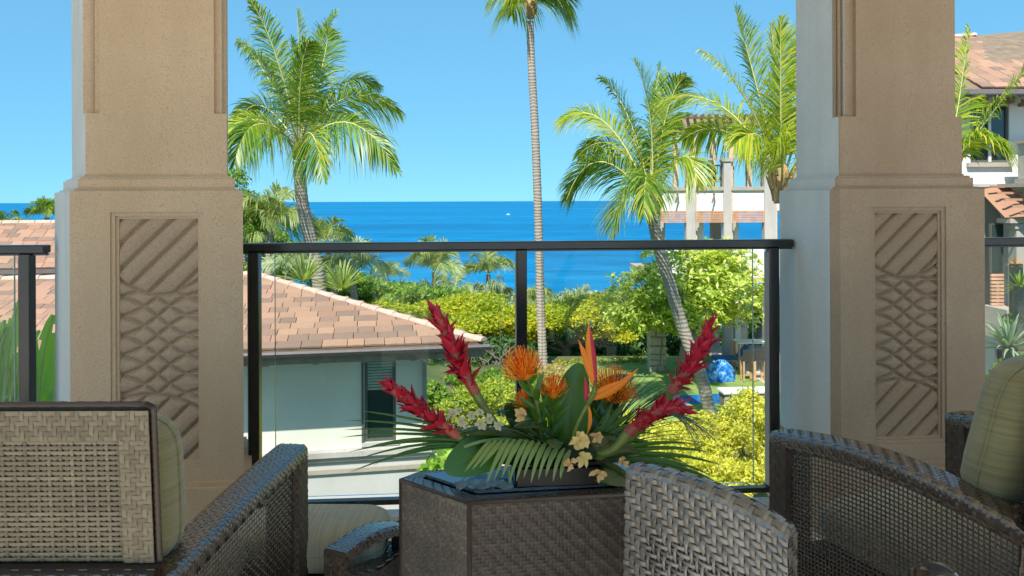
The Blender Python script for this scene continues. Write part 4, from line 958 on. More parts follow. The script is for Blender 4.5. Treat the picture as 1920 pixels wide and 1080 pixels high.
for k in range(3): rbox('louvre_slat', 1834, 1857, -.8, -.74, 625 + k * 6, 629 + k * 6, SLAT)
bw = rbox('lower_window', 1834, 1857, -.7, -.62, 645, 690, FRAMEM); MB().box(rx(1836), rx(1855), -.715, -.701, rz(688), rz(648)).build('pane', WGL, bw)
rbox('lower_column', 1857, 1872, -.9, -.6, 622, 720, TRIM); rbox('lower_bay_wall', 1740, 2100, .0, .3, 575, 820, WHITE_W)
rbox('garden_ledge', 1826, 1960, -1.8, -1.0, 686, 692, TRIM); 
for k in range(4): rbox('orange_screen_slat', 1840 + k * 4.5, 1843.5 + k * 4.5, -1.5, -1.44, 694, 745, LAT)
# --- neighbour roof glimpsed behind the villa corner
o = P(815, 712, 34); nb = thing('garden_pavilion', 'small dark roofed pavilion with a white wall, glimpsed right of the villa corner', 'building', (o.x, o.y, -6.2), 0)
MB().box(-1.6, 1.1, 0, 2, -1, 1.1).build('wall', WHITE_W, nb)
m = MB(); m.slab((-2.0, -.8, -.15), (1.9, -.8, -.05), (1.0, .4, .35), (-1.8, .4, .35), .08); m.build('roof', plain('slate_purple', (.20, .17, .19), .6), nb)
for x in (-1.4, -.6, .2, 1.4): MB().box(x, x + .08, -.7, -.62, -1.4, -.1).build('post', FRAMEM, nb)
# --- stone pillar on the lawn
p = PZ(1234, 697, -5.17); sp = thing('stone_pillar', 'rough stone pier standing at the back of the lawn, left of the leaning palm', 'pillar', (p.x, p.y, -5.2), 0)
MB().box(-.28, .28, .06, .60, 0, 2.3).build('core', MORTAR, sp)
stones(sp, -.33, .33, .06, 0, 2.3, .34, .27, (ROCK,), .06); stones(sp, .06, .60, .28, 0, 2.3, .3, .27, (ROCK,), .05, 1); stones(sp, .06, .60, -.28, 0, 2.3, .3, .27, (ROCK,), .05, -1)
# --- patio furniture across the lawn
WOODF = plain('teak', (.50, .30, .15), .6, var=.25, scale=4); DARKF = plain('dark_patio_frame', (.05, .045, .045), .5); BLUEF = plain('blue_cushion', (.02, .17, .50), .7)
def stool(px, py, lab):
    p = PZ(px, py, -5.14); t = thing('bar_stool', lab, 'stool', (p.x, p.y, -5.14), 0, 'dark backed stools at the patio bar')
    MB().box(-.2, .2, -.2, .2, .70, .76, .01).build('seat', DARKF, t)
    m = MB(); m.add([(-.2, -.2, .76), (.2, -.2, .76), (.22, -.27, 1.12), (-.22, -.27, 1.12), (-.2, -.16, .76), (.2, -.16, .76), (.22, -.23, 1.12), (-.22, -.23, 1.12)], [(0, 1, 2, 3), (7, 6, 5, 4), (0, 3, 7, 4), (1, 5, 6, 2), (3, 2, 6, 7), (0, 4, 5, 1)]); m.build('backrest', DARKF, t)
    for sx in (-.2, .14):
        for sy in (-.2, .14): MB().box(sx, sx + .06, sy, sy + .06, 0, .70).build('leg', WOODF, t)
    MB().box(-.14, .14, -.19, -.16, .22, .26).build('footrest', WOODF, t)
stool(1401, 713, 'leftmost of the dark backed bar stools beside the patio table'); stool(1422, 712, 'right hand bar stool of the pair, close to the handrail post')
p = PZ(1425, 700, -5.14); t = thing('bar_table', 'high patio table with a pale top behind the bar stools', 'table', (p.x, p.y + .6, -5.14), 0)
MB().box(-.75, .75, -.35, .35, 1.04, 1.10, .01).build('table_top', WHITE_W, t)
for sx in (-.7, .64): 
    for sy in (-.3, .24): MB().box(sx, sx + .06, sy, sy + .06, 0, 1.04).build('leg', WOODF, t)
p = PZ(1368, 690, -5.14); t = thing('lounge_chair', 'wooden lounge chair with blue cushions in front of the grey ground floor column', 'lounge chair', (p.x, p.y, -5.14), 0)
MB().box(-.65, .5, -.3, .3, .30, .36).build('frame', WOODF, t); MB().box(-.62, .35, -.28, .28, .362, .44, .02).build('seat_cushion', BLUEF, t)
m = MB(); m.slab((.36, -.28, .40), (.36, .28, .40), (.72, .28, .82), (.72, -.28, .82), .07); m.build('back_cushion', BLUEF, t)
for sx in (-.6, .4):
    for sy in (-.28, .22): MB().box(sx, sx + .06, sy, sy + .06, 0, .30).build('leg', WOODF, t)
# crumpled blue cover
p = PZ(1350, 712, -5.17); COV, cnt_, cp = newmat('blue_plastic_cover')
cnt_.links.new(ramp(cnt_, noise(cnt_, 5, 6, .7), [(.35, (.0, .07, .40)), (.5, (.01, .22, .70)), (.62, (.35, .60, .85)), (.7, (.02, .28, .75))]), cp.inputs['Base Color']); cp.inputs['Roughness'].default_value = .2; bump(cnt_, noise(cnt_, 6, 5), cp, 1, .1)
n = 26; th = np.linspace(0, np.pi / 2, 12); ph = np.linspace(0, 2 * np.pi, n, endpoint=False); T, Ph = np.meshgrid(th, ph, indexing='ij')
r = 1 + .13 * np.sin(Ph * 7 + T * 3) * np.cos(T) + .05 * np.sin(Ph * 13)
V = np.stack([.52 * r * np.abs(np.cos(T)) ** .55 * np.cos(Ph), .42 * r * np.abs(np.cos(T)) ** .55 * np.sin(Ph), .66 * np.sin(T) * (1 + .1 * np.sin(Ph * 3))], -1)
ix = np.arange(12 * n).reshape(12, n); nx = np.roll(ix, -1, 1); q = np.stack([ix[:-1], nx[:-1], nx[1:], ix[1:]], -1)
co = link('covered_seat', qmesh('covered_seat', V, q, COV, True)); co.location = (p.x, p.y, -5.18); tag(co, 'chair wrapped in a shiny crumpled blue cover on the lawn edge', 'covered chair')
# white slab bench on stone base
p = PZ(1362, 765, -5.17); t = thing('stone_bench', 'stone bench with a white slab top beside the blue water channel', 'bench', (p.x, p.y, -5.18), .1)
MB().box(-.05, 1.5, .06, .5, 0, .42).build('base', MORTAR, t); stones(t, -.05, 1.5, .06, 0, .42, .28, .2, (ROCK,), .04); MB().box(-.1, 1.7, -.05, .55, .42, .52, .02).build('slab', WHITE_W, t)
# boat on the horizon
p = P(953, 381, 5000); p.z = SEA_Z
t = thing('motor_boat', 'tiny white motor boat far out on the sea near the tall palm', 'boat', (p.x * .45, p.y * .45, SEA_Z), 0)
m = MB(); m.add([(-6, -1.5, 1.6), (5, -1.5, 1.6), (8, 0, 2.2), (5, 1.5, 1.6), (-6, 1.5, 1.6), (-5.5, -1.1, -.3), (4, -1.1, -.3), (6, 0, -.3), (4, 1.1, -.3), (-5.5, 1.1, -.3)], [(0, 1, 2, 3, 4), (9, 8, 7, 6, 5), (0, 5, 6, 1), (1, 6, 7, 2), (2, 7, 8, 3), (3, 8, 9, 4), (4, 9, 5, 0)]); m.build('hull', WHITE_W, t)
MB().box(-3, 2.5, -1.1, 1.1, 1.6, 3.6, .2).build('cabin', WHITE_W, t)
# ---------------------------------------------------------------- palms
def frond_mesh(B, Cc, T, L, n, w, rng, droop=.35, roll=0.0, name='frond', mat=None, stem=.035):
    B, Cc, T = npv(*B), npv(*Cc), npv(*T)
    t = np.repeat(np.linspace(.13, .995, n), 2) + rng.normal(0, .003, 2 * n); t = np.clip(t, .1, 1)[:, None]; sd_ = np.tile([1., -1.], n)[:, None]
    p = B * (1 - t) ** 2 + Cc * 2 * t * (1 - t) + T * t * t; tau = 2 * (1 - t) * (Cc - B) + 2 * t * (T - Cc); tau /= np.linalg.norm(tau, axis=1)[:, None]
    up = np.array([0, 0, 1.]); s = np.cross(tau, up); bad = np.linalg.norm(s, axis=1) < .25
    s[bad] = np.cross(tau[bad], np.array([.5, .85, .1])); s /= np.linalg.norm(s, axis=1)[:, None]
    if roll == 0.0: roll = float(rng.uniform(.35, 1.0) * rng.choice([-1, 1]))
    nrm = np.cross(s, tau); cr, sr = math.cos(roll), math.sin(roll); s2 = s * cr + nrm * sr; nrm = np.cross(s2, tau)
    al = np.radians(28 + 38 * t + rng.normal(0, 5, (2 * n, 1)))
    d = s2 * sd_ * np.cos(al) + tau * np.sin(al) + nrm * (.28 + rng.normal(0, .12, (2 * n, 1))); d /= np.linalg.norm(d, axis=1)[:, None]
    ln = L * (.42 + .58 * np.sin(np.pi * np.clip(t, 0, 1) ** .75)) * (1 - .45 * np.clip(t - .75, 0, 1) / .25) * rng.uniform(.82, 1.1, (2 * n, 1))
    g = droop * (.35 + 1.1 * np.sqrt(1 - tau[:, 2:3] ** 2)) * rng.uniform(.6, 1.4, (2 * n, 1)); wd = np.cross(d, nrm); wd /= np.linalg.norm(wd, axis=1)[:, None] + 1e-9
    a = p; b = p + d * ln * .45 - up * ln * g * .18; c = p + d * ln * .78 - up * ln * g * .55; e = p + d * ln * .97 - up * ln * g * 1.0
    V = np.stack([a - wd * w * .35, a + wd * w * .35, b + wd * w * .5, b - wd * w * .5, c + wd * w * .36, c - wd * w * .36, e + wd * w * .03, e - wd * w * .03], 1).reshape(-1, 3)
    k = np.arange(2 * n)[:, None] * 8; Q = np.concatenate([k + np.array([[0, 1, 2, 3]]), k + np.array([[3, 2, 4, 5]]), k + np.array([[5, 4, 6, 7]])])
    # rib
    m = 12; tt = np.linspace(0, 1, m)[:, None]; rp = B * (1 - tt) ** 2 + Cc * 2 * tt * (1 - tt) + T * tt * tt
    ta = np.gradient(rp, axis=0); ta /= np.linalg.norm(ta, axis=1)[:, None]; s_ = np.cross(ta, np.array([.1, .9, .3])); s_ /= np.linalg.norm(s_, axis=1)[:, None]; u_ = np.cross(ta, s_)
    rad = stem * (1 - .85 * tt)
    R = np.stack([rp + s_ * rad, rp + u_ * rad * .7, rp - s_ * rad, rp - u_ * rad * .7], 1).reshape(-1, 3); k0 = len(V); idx = k0 + np.arange(m * 4).reshape(m, 4); nx = np.roll(idx, -1, 1)
    Q2 = np.stack([idx[:-1], nx[:-1], nx[1:], idx[1:]], -1).reshape(-1, 4)
    me = qmesh(name, np.concatenate([V, R]), np.concatenate([Q, Q2]), mat or FROND)
    me.materials.append(RACHIS); mi = np.zeros(len(me.polygons), dtype=np.int32); mi[-len(Q2):] = 1; me.polygons.foreach_set('material_index', mi)
    return me
def trunk_obj(parent, pts, r, name='trunk', mat=None, rings=True):
    P_ = [Vector(p) for p in pts]; n = len(P_); K = 60 if rings else 14; out = []; rad = []
    for i in range(K):
        f_ = i / (K - 1) * (n - 1); j = min(int(f_), n - 2); u = f_ - j
        p0, p1, p2, p3 = P_[max(j - 1, 0)], P_[j], P_[j + 1], P_[min(j + 2, n - 1)]
        out.append(.5 * ((2 * p1) + (p2 - p0) * u + (2 * p0 - 5 * p1 + 4 * p2 - p3) * u * u + (3 * p1 - p0 - 3 * p2 + p3) * u ** 3))
        rr = r[0] + (r[1] - r[0]) * i / (K - 1); rad.append(rr * (1.05 if i % 2 else .97) * (1.35 if i == 0 else 1.12 if i == 1 else 1))
    m = MB(); m.tube(out, rad, 12); return m.build(name, mat or TRUNK, parent, True)
def palm(name, label, base, crown, fronds, trunkpts, rt, L, n, w, mat=None, group=None, husk=True, droop=.35, cat='palm tree', coconuts=0):
    """fronds: (control dx,dz,dy, tip dx,dz,dy) in metres from the crown"""
    root = thing(name, label, cat, tuple(base), 0, group); B0 = Vector(base); c = Vector(crown) - B0
    tr = trunk_obj(root, [Vector(p) - B0 for p in trunkpts], rt)
    if husk:
        m = MB()
        for k in range(16):
            a = k * 2.4; z = -.30 + .05 * (k % 7); r0 = rt[1]
            q = c + Vector((math.cos(a) * r0 * 1.0, math.sin(a) * r0 * 1.0, z)); t = c + Vector((math.cos(a) * r0 * 1.9, math.sin(a) * r0 * 1.9, z + .42))
            sd_ = Vector((-math.sin(a), math.cos(a), 0)) * r0 * .75
            m.add([q - sd_, q + sd_, t + sd_ * .4, t - sd_ * .4, q - sd_ * .8 + Vector((math.cos(a), math.sin(a), 0)) * .05, t + Vector((math.cos(a), math.sin(a), 0)) * .04], [(0, 1, 2, 3), (0, 4, 5, 3), (4, 1, 2, 5)])
        m.tube([c + Vector((0, 0, -.35)), c + Vector((0, 0, -.1)), c + Vector((0, 0, .35)), c + Vector((0, 0, .6))], [rt[1] * 1.05, rt[1] * 1.35, rt[1] * .9, .03], 10)
        m.build('leaf_sheaths', HUSK, tr)
    for i, f in enumerate(fronds):
        rng = np.random.default_rng(i * 7 + int(abs(crown[0]) * 100) % 1000)
        cc = c + Vector((f[0], f[2], f[1])) * 1.12 + Vector((0, 0, .10 * Vector((f[3], f[5])).length)); tt = c + Vector((f[3], f[5], f[4])); tt.z -= .05 * Vector((f[3], f[5])).length; ro = f[6] if len(f) > 6 else 0.0
        me = frond_mesh(c + (cc - c).normalized() * .12, cc, tt, L * (f[7] if len(f) > 7 else 1), n, w, rng, droop, ro, 'frond', (mat or FROND) if (i % 3 or mat) else FROND_Y, .03 * L / 1.0)
        link('frond', me, root)
    return root
def pxf(cx, cy, Y, lst):
    s = Y / F; out = []
    for f in lst:
        (ax, ay, ad, bx, by, bd) = f[:6]; out.append(((ax - cx) * s, -(ay - cy) * s, ad, (bx - cx) * s, -(by - cy) * s, bd) + tuple(f[6:]))
    return out
# hero palm left
Y = 27
palm('palm_tree', 'coconut palm with a full green crown rising behind the villa roof, left of the sky', P(601, 640, Y), P(562, 280, Y),
     pxf(562, 280, Y, [(500, 140, .4, 432, 60, .8), (535, 110, -.6, 489, 10, -1.0), (548, 150, 1.2, 520, 45, 1.8), (567, 110, -.2, 560, 20, -.2), (590, 130, -.7, 642, 30, -.9),
      (610, 130, 1.2, 690, 135, 2.0), (640, 165, -.6, 757, 205, -.8), (665, 205, -1.4, 755, 312, -1.6), (480, 165, .6, 426, 222, 1.0), (495, 205, -1.0, 434, 272, -1.6),
      (515, 215, -2.2, 494, 305, -2.8), (612, 235, -2.0, 640, 330, -2.6), (520, 130, 2.2, 465, 85, 3.0), (600, 90, 1.4, 590, 25, 1.8), (545, 160, -1.8, 512, 110, -2.6), (590, 190, 2.5, 668, 215, 3.6),
      (520, 200, 2.6, 450, 215, 3.8), (580, 150, -1.4, 612, 95, -2.2), (570, 110, 1.8, 556, 50, 2.4)]),
     [P(606, 680, Y), P(598, 530, Y), P(583, 455, Y), P(567, 380, Y), P(561, 310, Y), P(562, 282, Y)], (.25, .20), 1.3, 90, .042, coconuts=0, droop=.55)
Y = 30
palm('palm_tree', 'tall slender palm between the two others, its crown cut by the top of the picture', PZ(1019, 692, -5.2), P(995, 18, Y),
     pxf(995, 18, Y, [(965, -30, .3, 925, -10, .5), (1030, -40, -.4, 1065, 15, -.6), (1020, -20, -1.0, 1050, 30, -1.6), (975, -10, -.8, 952, 25, -1.2), (985, -70, .4, 960, -110, .4), (1000, -80, .2, 1010, -140, 0),
      (1030, -80, .8, 1080, -90, 1.0), (950, -60, -.4, 900, -60, -.6), (1010, -40, -2.0, 1020, -20, -3.2), (980, -30, 2, 960, -20, 3.4), (1040, -30, 1.6, 1085, 0, 2.6)]),
     [PZ(1019, 692, -5.2), P(1013, 560, Y), P(1009, 400, Y), P(1003, 240, Y), P(996, 110, Y), P(994, 40, Y)], (.175, .135), 1.25, 70, .045, husk=True, droop=.6)
Y = 23
palm('palm_tree', 'leaning palm with drooping fronds, trunk crossing in front of the plumeria', PZ(1332, 782, -5.2), P(1222, 385, Y),
     pxf(1222, 385, Y, [(1150, 195, .4, 1052, 212, .8), (1120, 265, -.6, 1058, 365, -1.0), (1200, 215, .8, 1136, 128, 1.2), (1225, 220, -.5, 1182, 122, -.9, .9, 1.15),
      (1225, 240, .6, 1250, 108, .9), (1240, 200, -.4, 1274, 150, -.7, .8), (1275, 255, -.8, 1290, 345, -1.2), (1165, 320, -1.4, 1135, 425, -2.0), (1190, 300, -2.0, 1178, 390, -2.7, .3), (1260, 230, 1.6, 1300, 215, 2.4),
      (1180, 240, 1.8, 1100, 270, 2.8), (1205, 250, 1.6, 1180, 170, 2.2)]),
     [PZ(1332, 782, -5.2), P(1316, 710, Y), P(1282, 620, Y), P(1252, 520, Y), P(1233, 455, Y), P(1224, 405, Y), P(1222, 390, Y)], (.185, .17), 1.2, 100, .036, droop=.5)
Y = 16
palm('palm_tree', 'bright palm close to the right pillar, its fronds fanned in front of the roof pergola', P(1474, 760, Y), P(1466, 350, Y),
     pxf(1466, 350, Y, [(1425, 160, .2, 1386, 8, .2), (1400, 190, -.4, 1300, 98, -.7, .6), (1390, 160, .9, 1254, 168, 1.4, .3), (1418, 240, -.6, 1350, 272, -1.0), (1448, 190, -.5, 1440, 50, -.8, .5),
      (1470, 170, .3, 1462, 35, .5, .8), (1478, 180, -.3, 1492, 32, -.4), (1520, 170, .1, 1600, 130, .2), (1540, 230, -.5, 1640, 260, -.8), (1432, 250, -1.2, 1396, 305, -1.8), (1410, 220, 1.5, 1330, 230, 2.4), (1500, 230, -1.4, 1530, 270, -2.2)]),
     [P(1535, 900, Y), P(1520, 640, Y), P(1502, 480, Y), P(1482, 400, Y), P(1467, 355, Y)], (.17, .15), .92, 104, .028, mat=FROND_Y, droop=.42)
Y = 14
palm('palm_tree', 'sunny palm hidden by the right pillar, fronds showing at its right side', P(1770, 760, Y), P(1772, 330, Y),
     pxf(1772, 330, Y, [(1812, 200, .2, 1836, 40, .3), (1825, 250, -.3, 1905, 110, -.5), (1850, 190, .8, 1922, 165, 1.2), (1830, 235, 1.2, 1875, 130, 1.8), (1800, 240, -.6, 1828, 290, -.9), (1700, 230, .4, 1640, 180, .6), (1740, 200, .2, 1720, 80, .3), (1715, 260, -.6, 1660, 330, -1.0), (1760, 180, 1, 1750, 90, 2)]),
     [P(1768, 900, Y), P(1770, 640, Y), P(1772, 480, Y), P(1772, 340, Y)], (.16, .14), .60, 60, .034, mat=FROND_Y, droop=.6)
# smaller palms beyond
def autopalm(label, px, py, Y, Rpx, nf, seed, mat=FROND_FAR, name='palm_tree', droop=.4, upb=.0, base_dz=6, cat='palm tree', group=None, trunk=True):
    rg = random.Random(seed); c = P(px, py, Y); R = Rpx * Y / F; fr = []
    for k in range(nf):
        a = 2 * math.pi * (k / nf) + rg.uniform(-.25, .25); el = rg.uniform(.15, 1.25) + upb; el = min(el, 1.5); r = R * rg.uniform(.85, 1.1)
        dx, dy, dz = math.cos(a) * math.cos(el), math.sin(a) * math.cos(el), math.sin(el)
        dr = rg.uniform(.25, .7) * math.cos(el)
        fr.append((dx * r * .55, dz * r * .62 + r * .12, dy * r * .55, dx * r, dz * r * .9 - dr * r * .6, dy * r))
    b = Vector((c.x + rg.uniform(-.6, .6), c.y, min(groundz(c.x, c.y), c.z - 1.2)))
    return palm(name, label, b, c, fr, [b, (b + c) / 2 + Vector((rg.uniform(-.2, .2), 0, 0)), c], (.17 * R / 2.2 + .05, .13 * R / 2.2 + .04), R * .46, 30, R * .027, mat=mat, droop=droop, husk=False, cat=cat, group=group)
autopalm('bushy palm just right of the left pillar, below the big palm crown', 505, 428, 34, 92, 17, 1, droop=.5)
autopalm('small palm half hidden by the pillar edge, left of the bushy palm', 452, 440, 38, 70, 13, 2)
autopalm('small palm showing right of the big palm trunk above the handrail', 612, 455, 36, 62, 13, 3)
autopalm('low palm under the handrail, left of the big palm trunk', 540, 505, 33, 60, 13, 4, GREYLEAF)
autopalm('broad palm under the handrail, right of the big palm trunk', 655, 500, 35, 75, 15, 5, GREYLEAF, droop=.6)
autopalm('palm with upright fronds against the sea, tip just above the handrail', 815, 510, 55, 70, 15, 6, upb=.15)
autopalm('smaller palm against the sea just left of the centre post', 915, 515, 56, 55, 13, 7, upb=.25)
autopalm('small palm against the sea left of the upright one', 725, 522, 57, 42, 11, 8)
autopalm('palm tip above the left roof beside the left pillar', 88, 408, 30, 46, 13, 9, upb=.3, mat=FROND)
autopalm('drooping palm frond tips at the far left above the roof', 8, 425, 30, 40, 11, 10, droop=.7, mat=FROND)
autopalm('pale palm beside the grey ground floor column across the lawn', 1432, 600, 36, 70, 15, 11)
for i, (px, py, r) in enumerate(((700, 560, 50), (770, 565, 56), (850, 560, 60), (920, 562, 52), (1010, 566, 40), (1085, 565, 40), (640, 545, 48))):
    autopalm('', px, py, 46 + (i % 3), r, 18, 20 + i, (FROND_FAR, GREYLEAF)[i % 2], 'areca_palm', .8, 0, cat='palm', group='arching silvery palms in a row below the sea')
AREC = ['leftmost but one of the silvery arching palms, above the villa hip', 'silvery arching palm third from the villa roof', 'large silvery arching palm below the palm with upright fronds', 'silvery arching palm touching the centre post on its left', 'silvery arching palm just right of the centre post', 'silvery arching palm at the right end of the row, below the open sea', 'leftmost silvery arching palm, beside the big palm trunk']
for o_, l in zip([x for x in C.objects if x.name.startswith('areca_palm')], AREC): o_['label'] = l
# ---------------------------------------------------------------- broadleaf trees and shrubs
def limbs(parent, segs, mat, name='branch', trunkfirst=True):
    for i, (pts, r) in enumerate(segs):
        m = MB(); pts = [Vector(p) for p in pts]; out = []
        if len(pts) == 3: out = bez(pts[0], pts[1], pts[2], 8)
        else: out = pts
        k = len(out); m.tube(out, [r[0] + (r[1] - r[0]) * j / (k - 1) for j in range(k)], 8); m.build('trunk' if i == 0 and trunkfirst else name, mat, parent, True)
def lumps(blobs, k=9, f=.42, flat=1.0, seed=3):
    rg = random.Random(seed); out = []
    for c, r in blobs:
        out.append((c, tuple(x * .62 for x in r)))
        for i in range(k):
            a = rg.uniform(0, 2 * math.pi); el = rg.uniform(-.5, 1.35); d = (math.cos(a) * math.cos(el), math.sin(a) * math.cos(el), math.sin(el)); s = rg.uniform(.7, 1.25) * f
            out.append(((c[0] + d[0] * r[0] * .72, c[1] + d[1] * r[1] * .72, c[2] + d[2] * r[2] * .72), (r[0] * s, r[1] * s, r[2] * s * flat)))
    return out
def crown(parent, blobs, n, size, mat, aspect=2.2, flat=0., shell=.6, name='crown', zdrop=0):
    v, q = leaf_cloud(lumps(blobs, 9, .42, .62 if flat > .5 else .9, len(blobs) + n), n, size, aspect, flat, shell, zdrop); return link(name, qmesh(name, v, q, mat), parent, kind='stuff')
def pb(lst, base, dscale=1.0):
    """blobs given as (px,py,Y, rx_px, rz_px, ry_m)"""
    return [((tuple(P(px, py, Y) - Vector(base))), (rx * Y / F, ry, rz_ * Y / F)) for (px, py, Y, rx, rz_, ry) in lst]
def shrub(name, label, base, bl, n, size, mat, cat='shrub', group=None, **k):
    t = thing(name, label, cat, tuple(base), 0, group); B = Vector(base); crown(t, pb(bl, base), n, size, mat, name='foliage', **k)
    m = MB(); rg = random.Random(len(label))
    for (c, r) in pb(bl, base)[:6]:
        c = Vector(c)
        for j in range(3):
            e = c + Vector((rg.uniform(-.5, .5) * r[0], rg.uniform(-.5, .5) * r[1], rg.uniform(-.2, .6) * r[2]))
            s = Vector((c.x + rg.uniform(-.2, .2) * r[0], c.y, c.z - r[2] * 1.1)); m.tube([s, (s + e) / 2 + Vector((rg.uniform(-.1, .1) * r[0], 0, 0)), e], [.035, .022, .01], 5)
    m.build('stems', BARK, t); return t
# plumeria: rosettes of long leaves at the ends of grey limbs
b = PZ(1290, 702, -5.2); t = thing('plumeria_tree', 'wide plumeria tree with pale green leaf rosettes in front of the columns', 'tree', tuple(b), 0)
pt = lambda px, py, Y=28.0: P(px, py, Y) - b
limbs(t, [((Vector((0, 0, 0)), pt(1283, 670), pt(1290, 630)), (.30, .20)), ((pt(1290, 632), pt(1260, 600), pt(1210, 570, 27.3)), (.15, .05)), ((pt(1292, 632), pt(1330, 610), pt(1360, 570, 27)), (.17, .06)),
          ((pt(1291, 635), pt(1290, 580, 27), pt(1275, 520, 26.6)), (.13, .04)), ((pt(1330, 606), pt(1380, 590, 28.6), pt(1405, 540, 29)), (.09, .04)), ((pt(1250, 592), pt(1200, 600, 28.5), pt(1165, 560, 29)), (.08, .03)),
          ((pt(1300, 600), pt(1310, 560, 29), pt(1330, 500, 29)), (.10, .03)), ((pt(1235, 585), pt(1220, 560, 27), pt(1195, 520, 27)), (.07, .03))], BARK)
blobs = pb([(1200, 560, 28, 62, 62, 1.3), (1270, 520, 27.5, 75, 66, 1.5), (1345, 520, 27.6, 70, 62, 1.5), (1390, 560, 28, 46, 60, 1.1), (1160, 575, 28, 34, 40, .8), (1300, 590, 27.2, 70, 40, 1.2), (1375, 500, 28, 45, 38, 1.1), (1240, 590, 28, 50, 40, 1)], b)
rg = np.random.default_rng(5); V = []; n_r = 950
vol = np.array([q[1][0] * q[1][1] * q[1][2] for q in blobs]) ** .67; ids = rg.choice(len(blobs), n_r, p=vol / vol.sum())
cs_ = np.array([q[0] for q in blobs])[ids]; rs_ = np.array([q[1] for q in blobs])[ids]; d = rg.normal(size=(n_r, 3)); d /= np.linalg.norm(d, axis=1)[:, None]
cen = cs_ + d * rs_ * (rg.uniform(.55, 1.05, n_r) * (1 + .12 * np.sin(9 * d[:, 0] + 5 * d[:, 2])))[:, None]
for j in range(11):
    ax = d * .5 + np.array([0, -.15, .8]); ax /= np.linalg.norm(ax, axis=1)[:, None]; u = np.cross(ax, rg.normal(size=(n_r, 3))); u /= np.linalg.norm(u, axis=1)[:, None]
    el = rg.uniform(-.25, .9, (n_r, 1)); dr = u * np.cos(el) + ax * np.sin(el); wv = np.cross(dr, ax); wv /= np.linalg.norm(wv, axis=1)[:, None]
    L_ = rg.uniform(.20, .36, (n_r, 1)); W2 = L_ * .15
    V.append(np.stack([cen + dr * .03, cen + dr * L_ * .55 + wv * W2 + ax * L_ * .06, cen + dr * L_ - ax * L_ * .12, cen + dr * L_ * .55 - wv * W2 + ax * L_ * .06], 1))
V = np.concatenate(V).reshape(-1, 3); link('crown', qmesh('crown', V, np.arange(len(V)).reshape(-1, 4), PLUM), t, kind='stuff')
crown(t, pb([(1270, 570, 28.6, 120, 60, 1.2)], b), 3500, .22, PLUM, 3)
# yellow flat topped shade trees
def shade(label, bpx, bl, n, lim, seed):
    b = PZ(bpx[0], bpx[1], groundz(0, bpx[2])); b = P(bpx[0], bpx[1], bpx[2]); b.z = groundz(b.x, b.y)
    t = thing('shade_tree', label, 'tree', tuple(b), 0, 'yellow green flat topped shade trees'); 
    limbs(t, [([P(*p) - b for p in pts], r) for pts, r in lim], BARK)
    crown(t, pb(bl, b), n, .17, POINC, 2.0, .75, .7)
shade('yellow green shade tree with forked pale limbs, between the tall palm and the stone pier', (1065, 700, 38), [(1080, 592, 38, 95, 34, 3.2), (1150, 612, 38, 70, 28, 2.6), (1030, 606, 38, 60, 30, 2.6), (1190, 600, 38.5, 50, 30, 2), (1110, 572, 39, 60, 22, 2.4)], 26000,
      [([(1065, 715, 38), (1062, 680, 38), (1060, 650, 38)], (.24, .18)), ([(1060, 655, 38), (1040, 630, 37.6), (1000, 612, 37.4)], (.14, .05)), ([(1060, 655, 38), (1080, 630, 38), (1120, 612, 38)], (.14, .05)), ([(1058, 652, 38), (1035, 640, 38.4), (1045, 600, 38.4)], (.10, .04)), ([(1075, 640, 38), (1130, 645, 38), (1160, 615, 38)], (.09, .04)), ([(1058, 660, 38), (1020, 650, 38), (985, 625, 38)], (.09, .03))], 1)
shade('yellow green shade tree behind the centre post of the balustrade', (930, 690, 37), [(930, 600, 37, 90, 38, 3.2), (860, 612, 37, 70, 34, 2.8), (985, 618, 37, 60, 30, 2.4), (900, 575, 38, 80, 22, 2.6), (880, 640, 36.6, 50, 22, 2)], 26000,
      [([(930, 700, 37), (928, 670, 37), (925, 640, 37)], (.22, .16)), ([(926, 645, 37), (900, 630, 37), (860, 622, 37)], (.12, .04)), ([(926, 645, 37), (950, 625, 37), (985, 622, 37)], (.12, .04)), ([(926, 650, 37), (915, 620, 36.6), (935, 590, 36.6)], (.1, .04))], 2)
shade('yellow green shade tree whose top shows just above the villa hip', (760, 640, 39), [(770, 592, 39, 85, 26, 3), (700, 582, 40, 60, 22, 2.6), (835, 585, 39.5, 60, 22, 2.6), (800, 615, 38.6, 70, 24, 2.6)], 20000,
      [([(760, 700, 39), (762, 660, 39), (765, 620, 39)], (.22, .16)), ([(765, 630, 39), (740, 610, 39), (700, 600, 39)], (.12, .04)), ([(765, 630, 39), (790, 612, 39), (830, 598, 39)], (.12, .04))], 3)
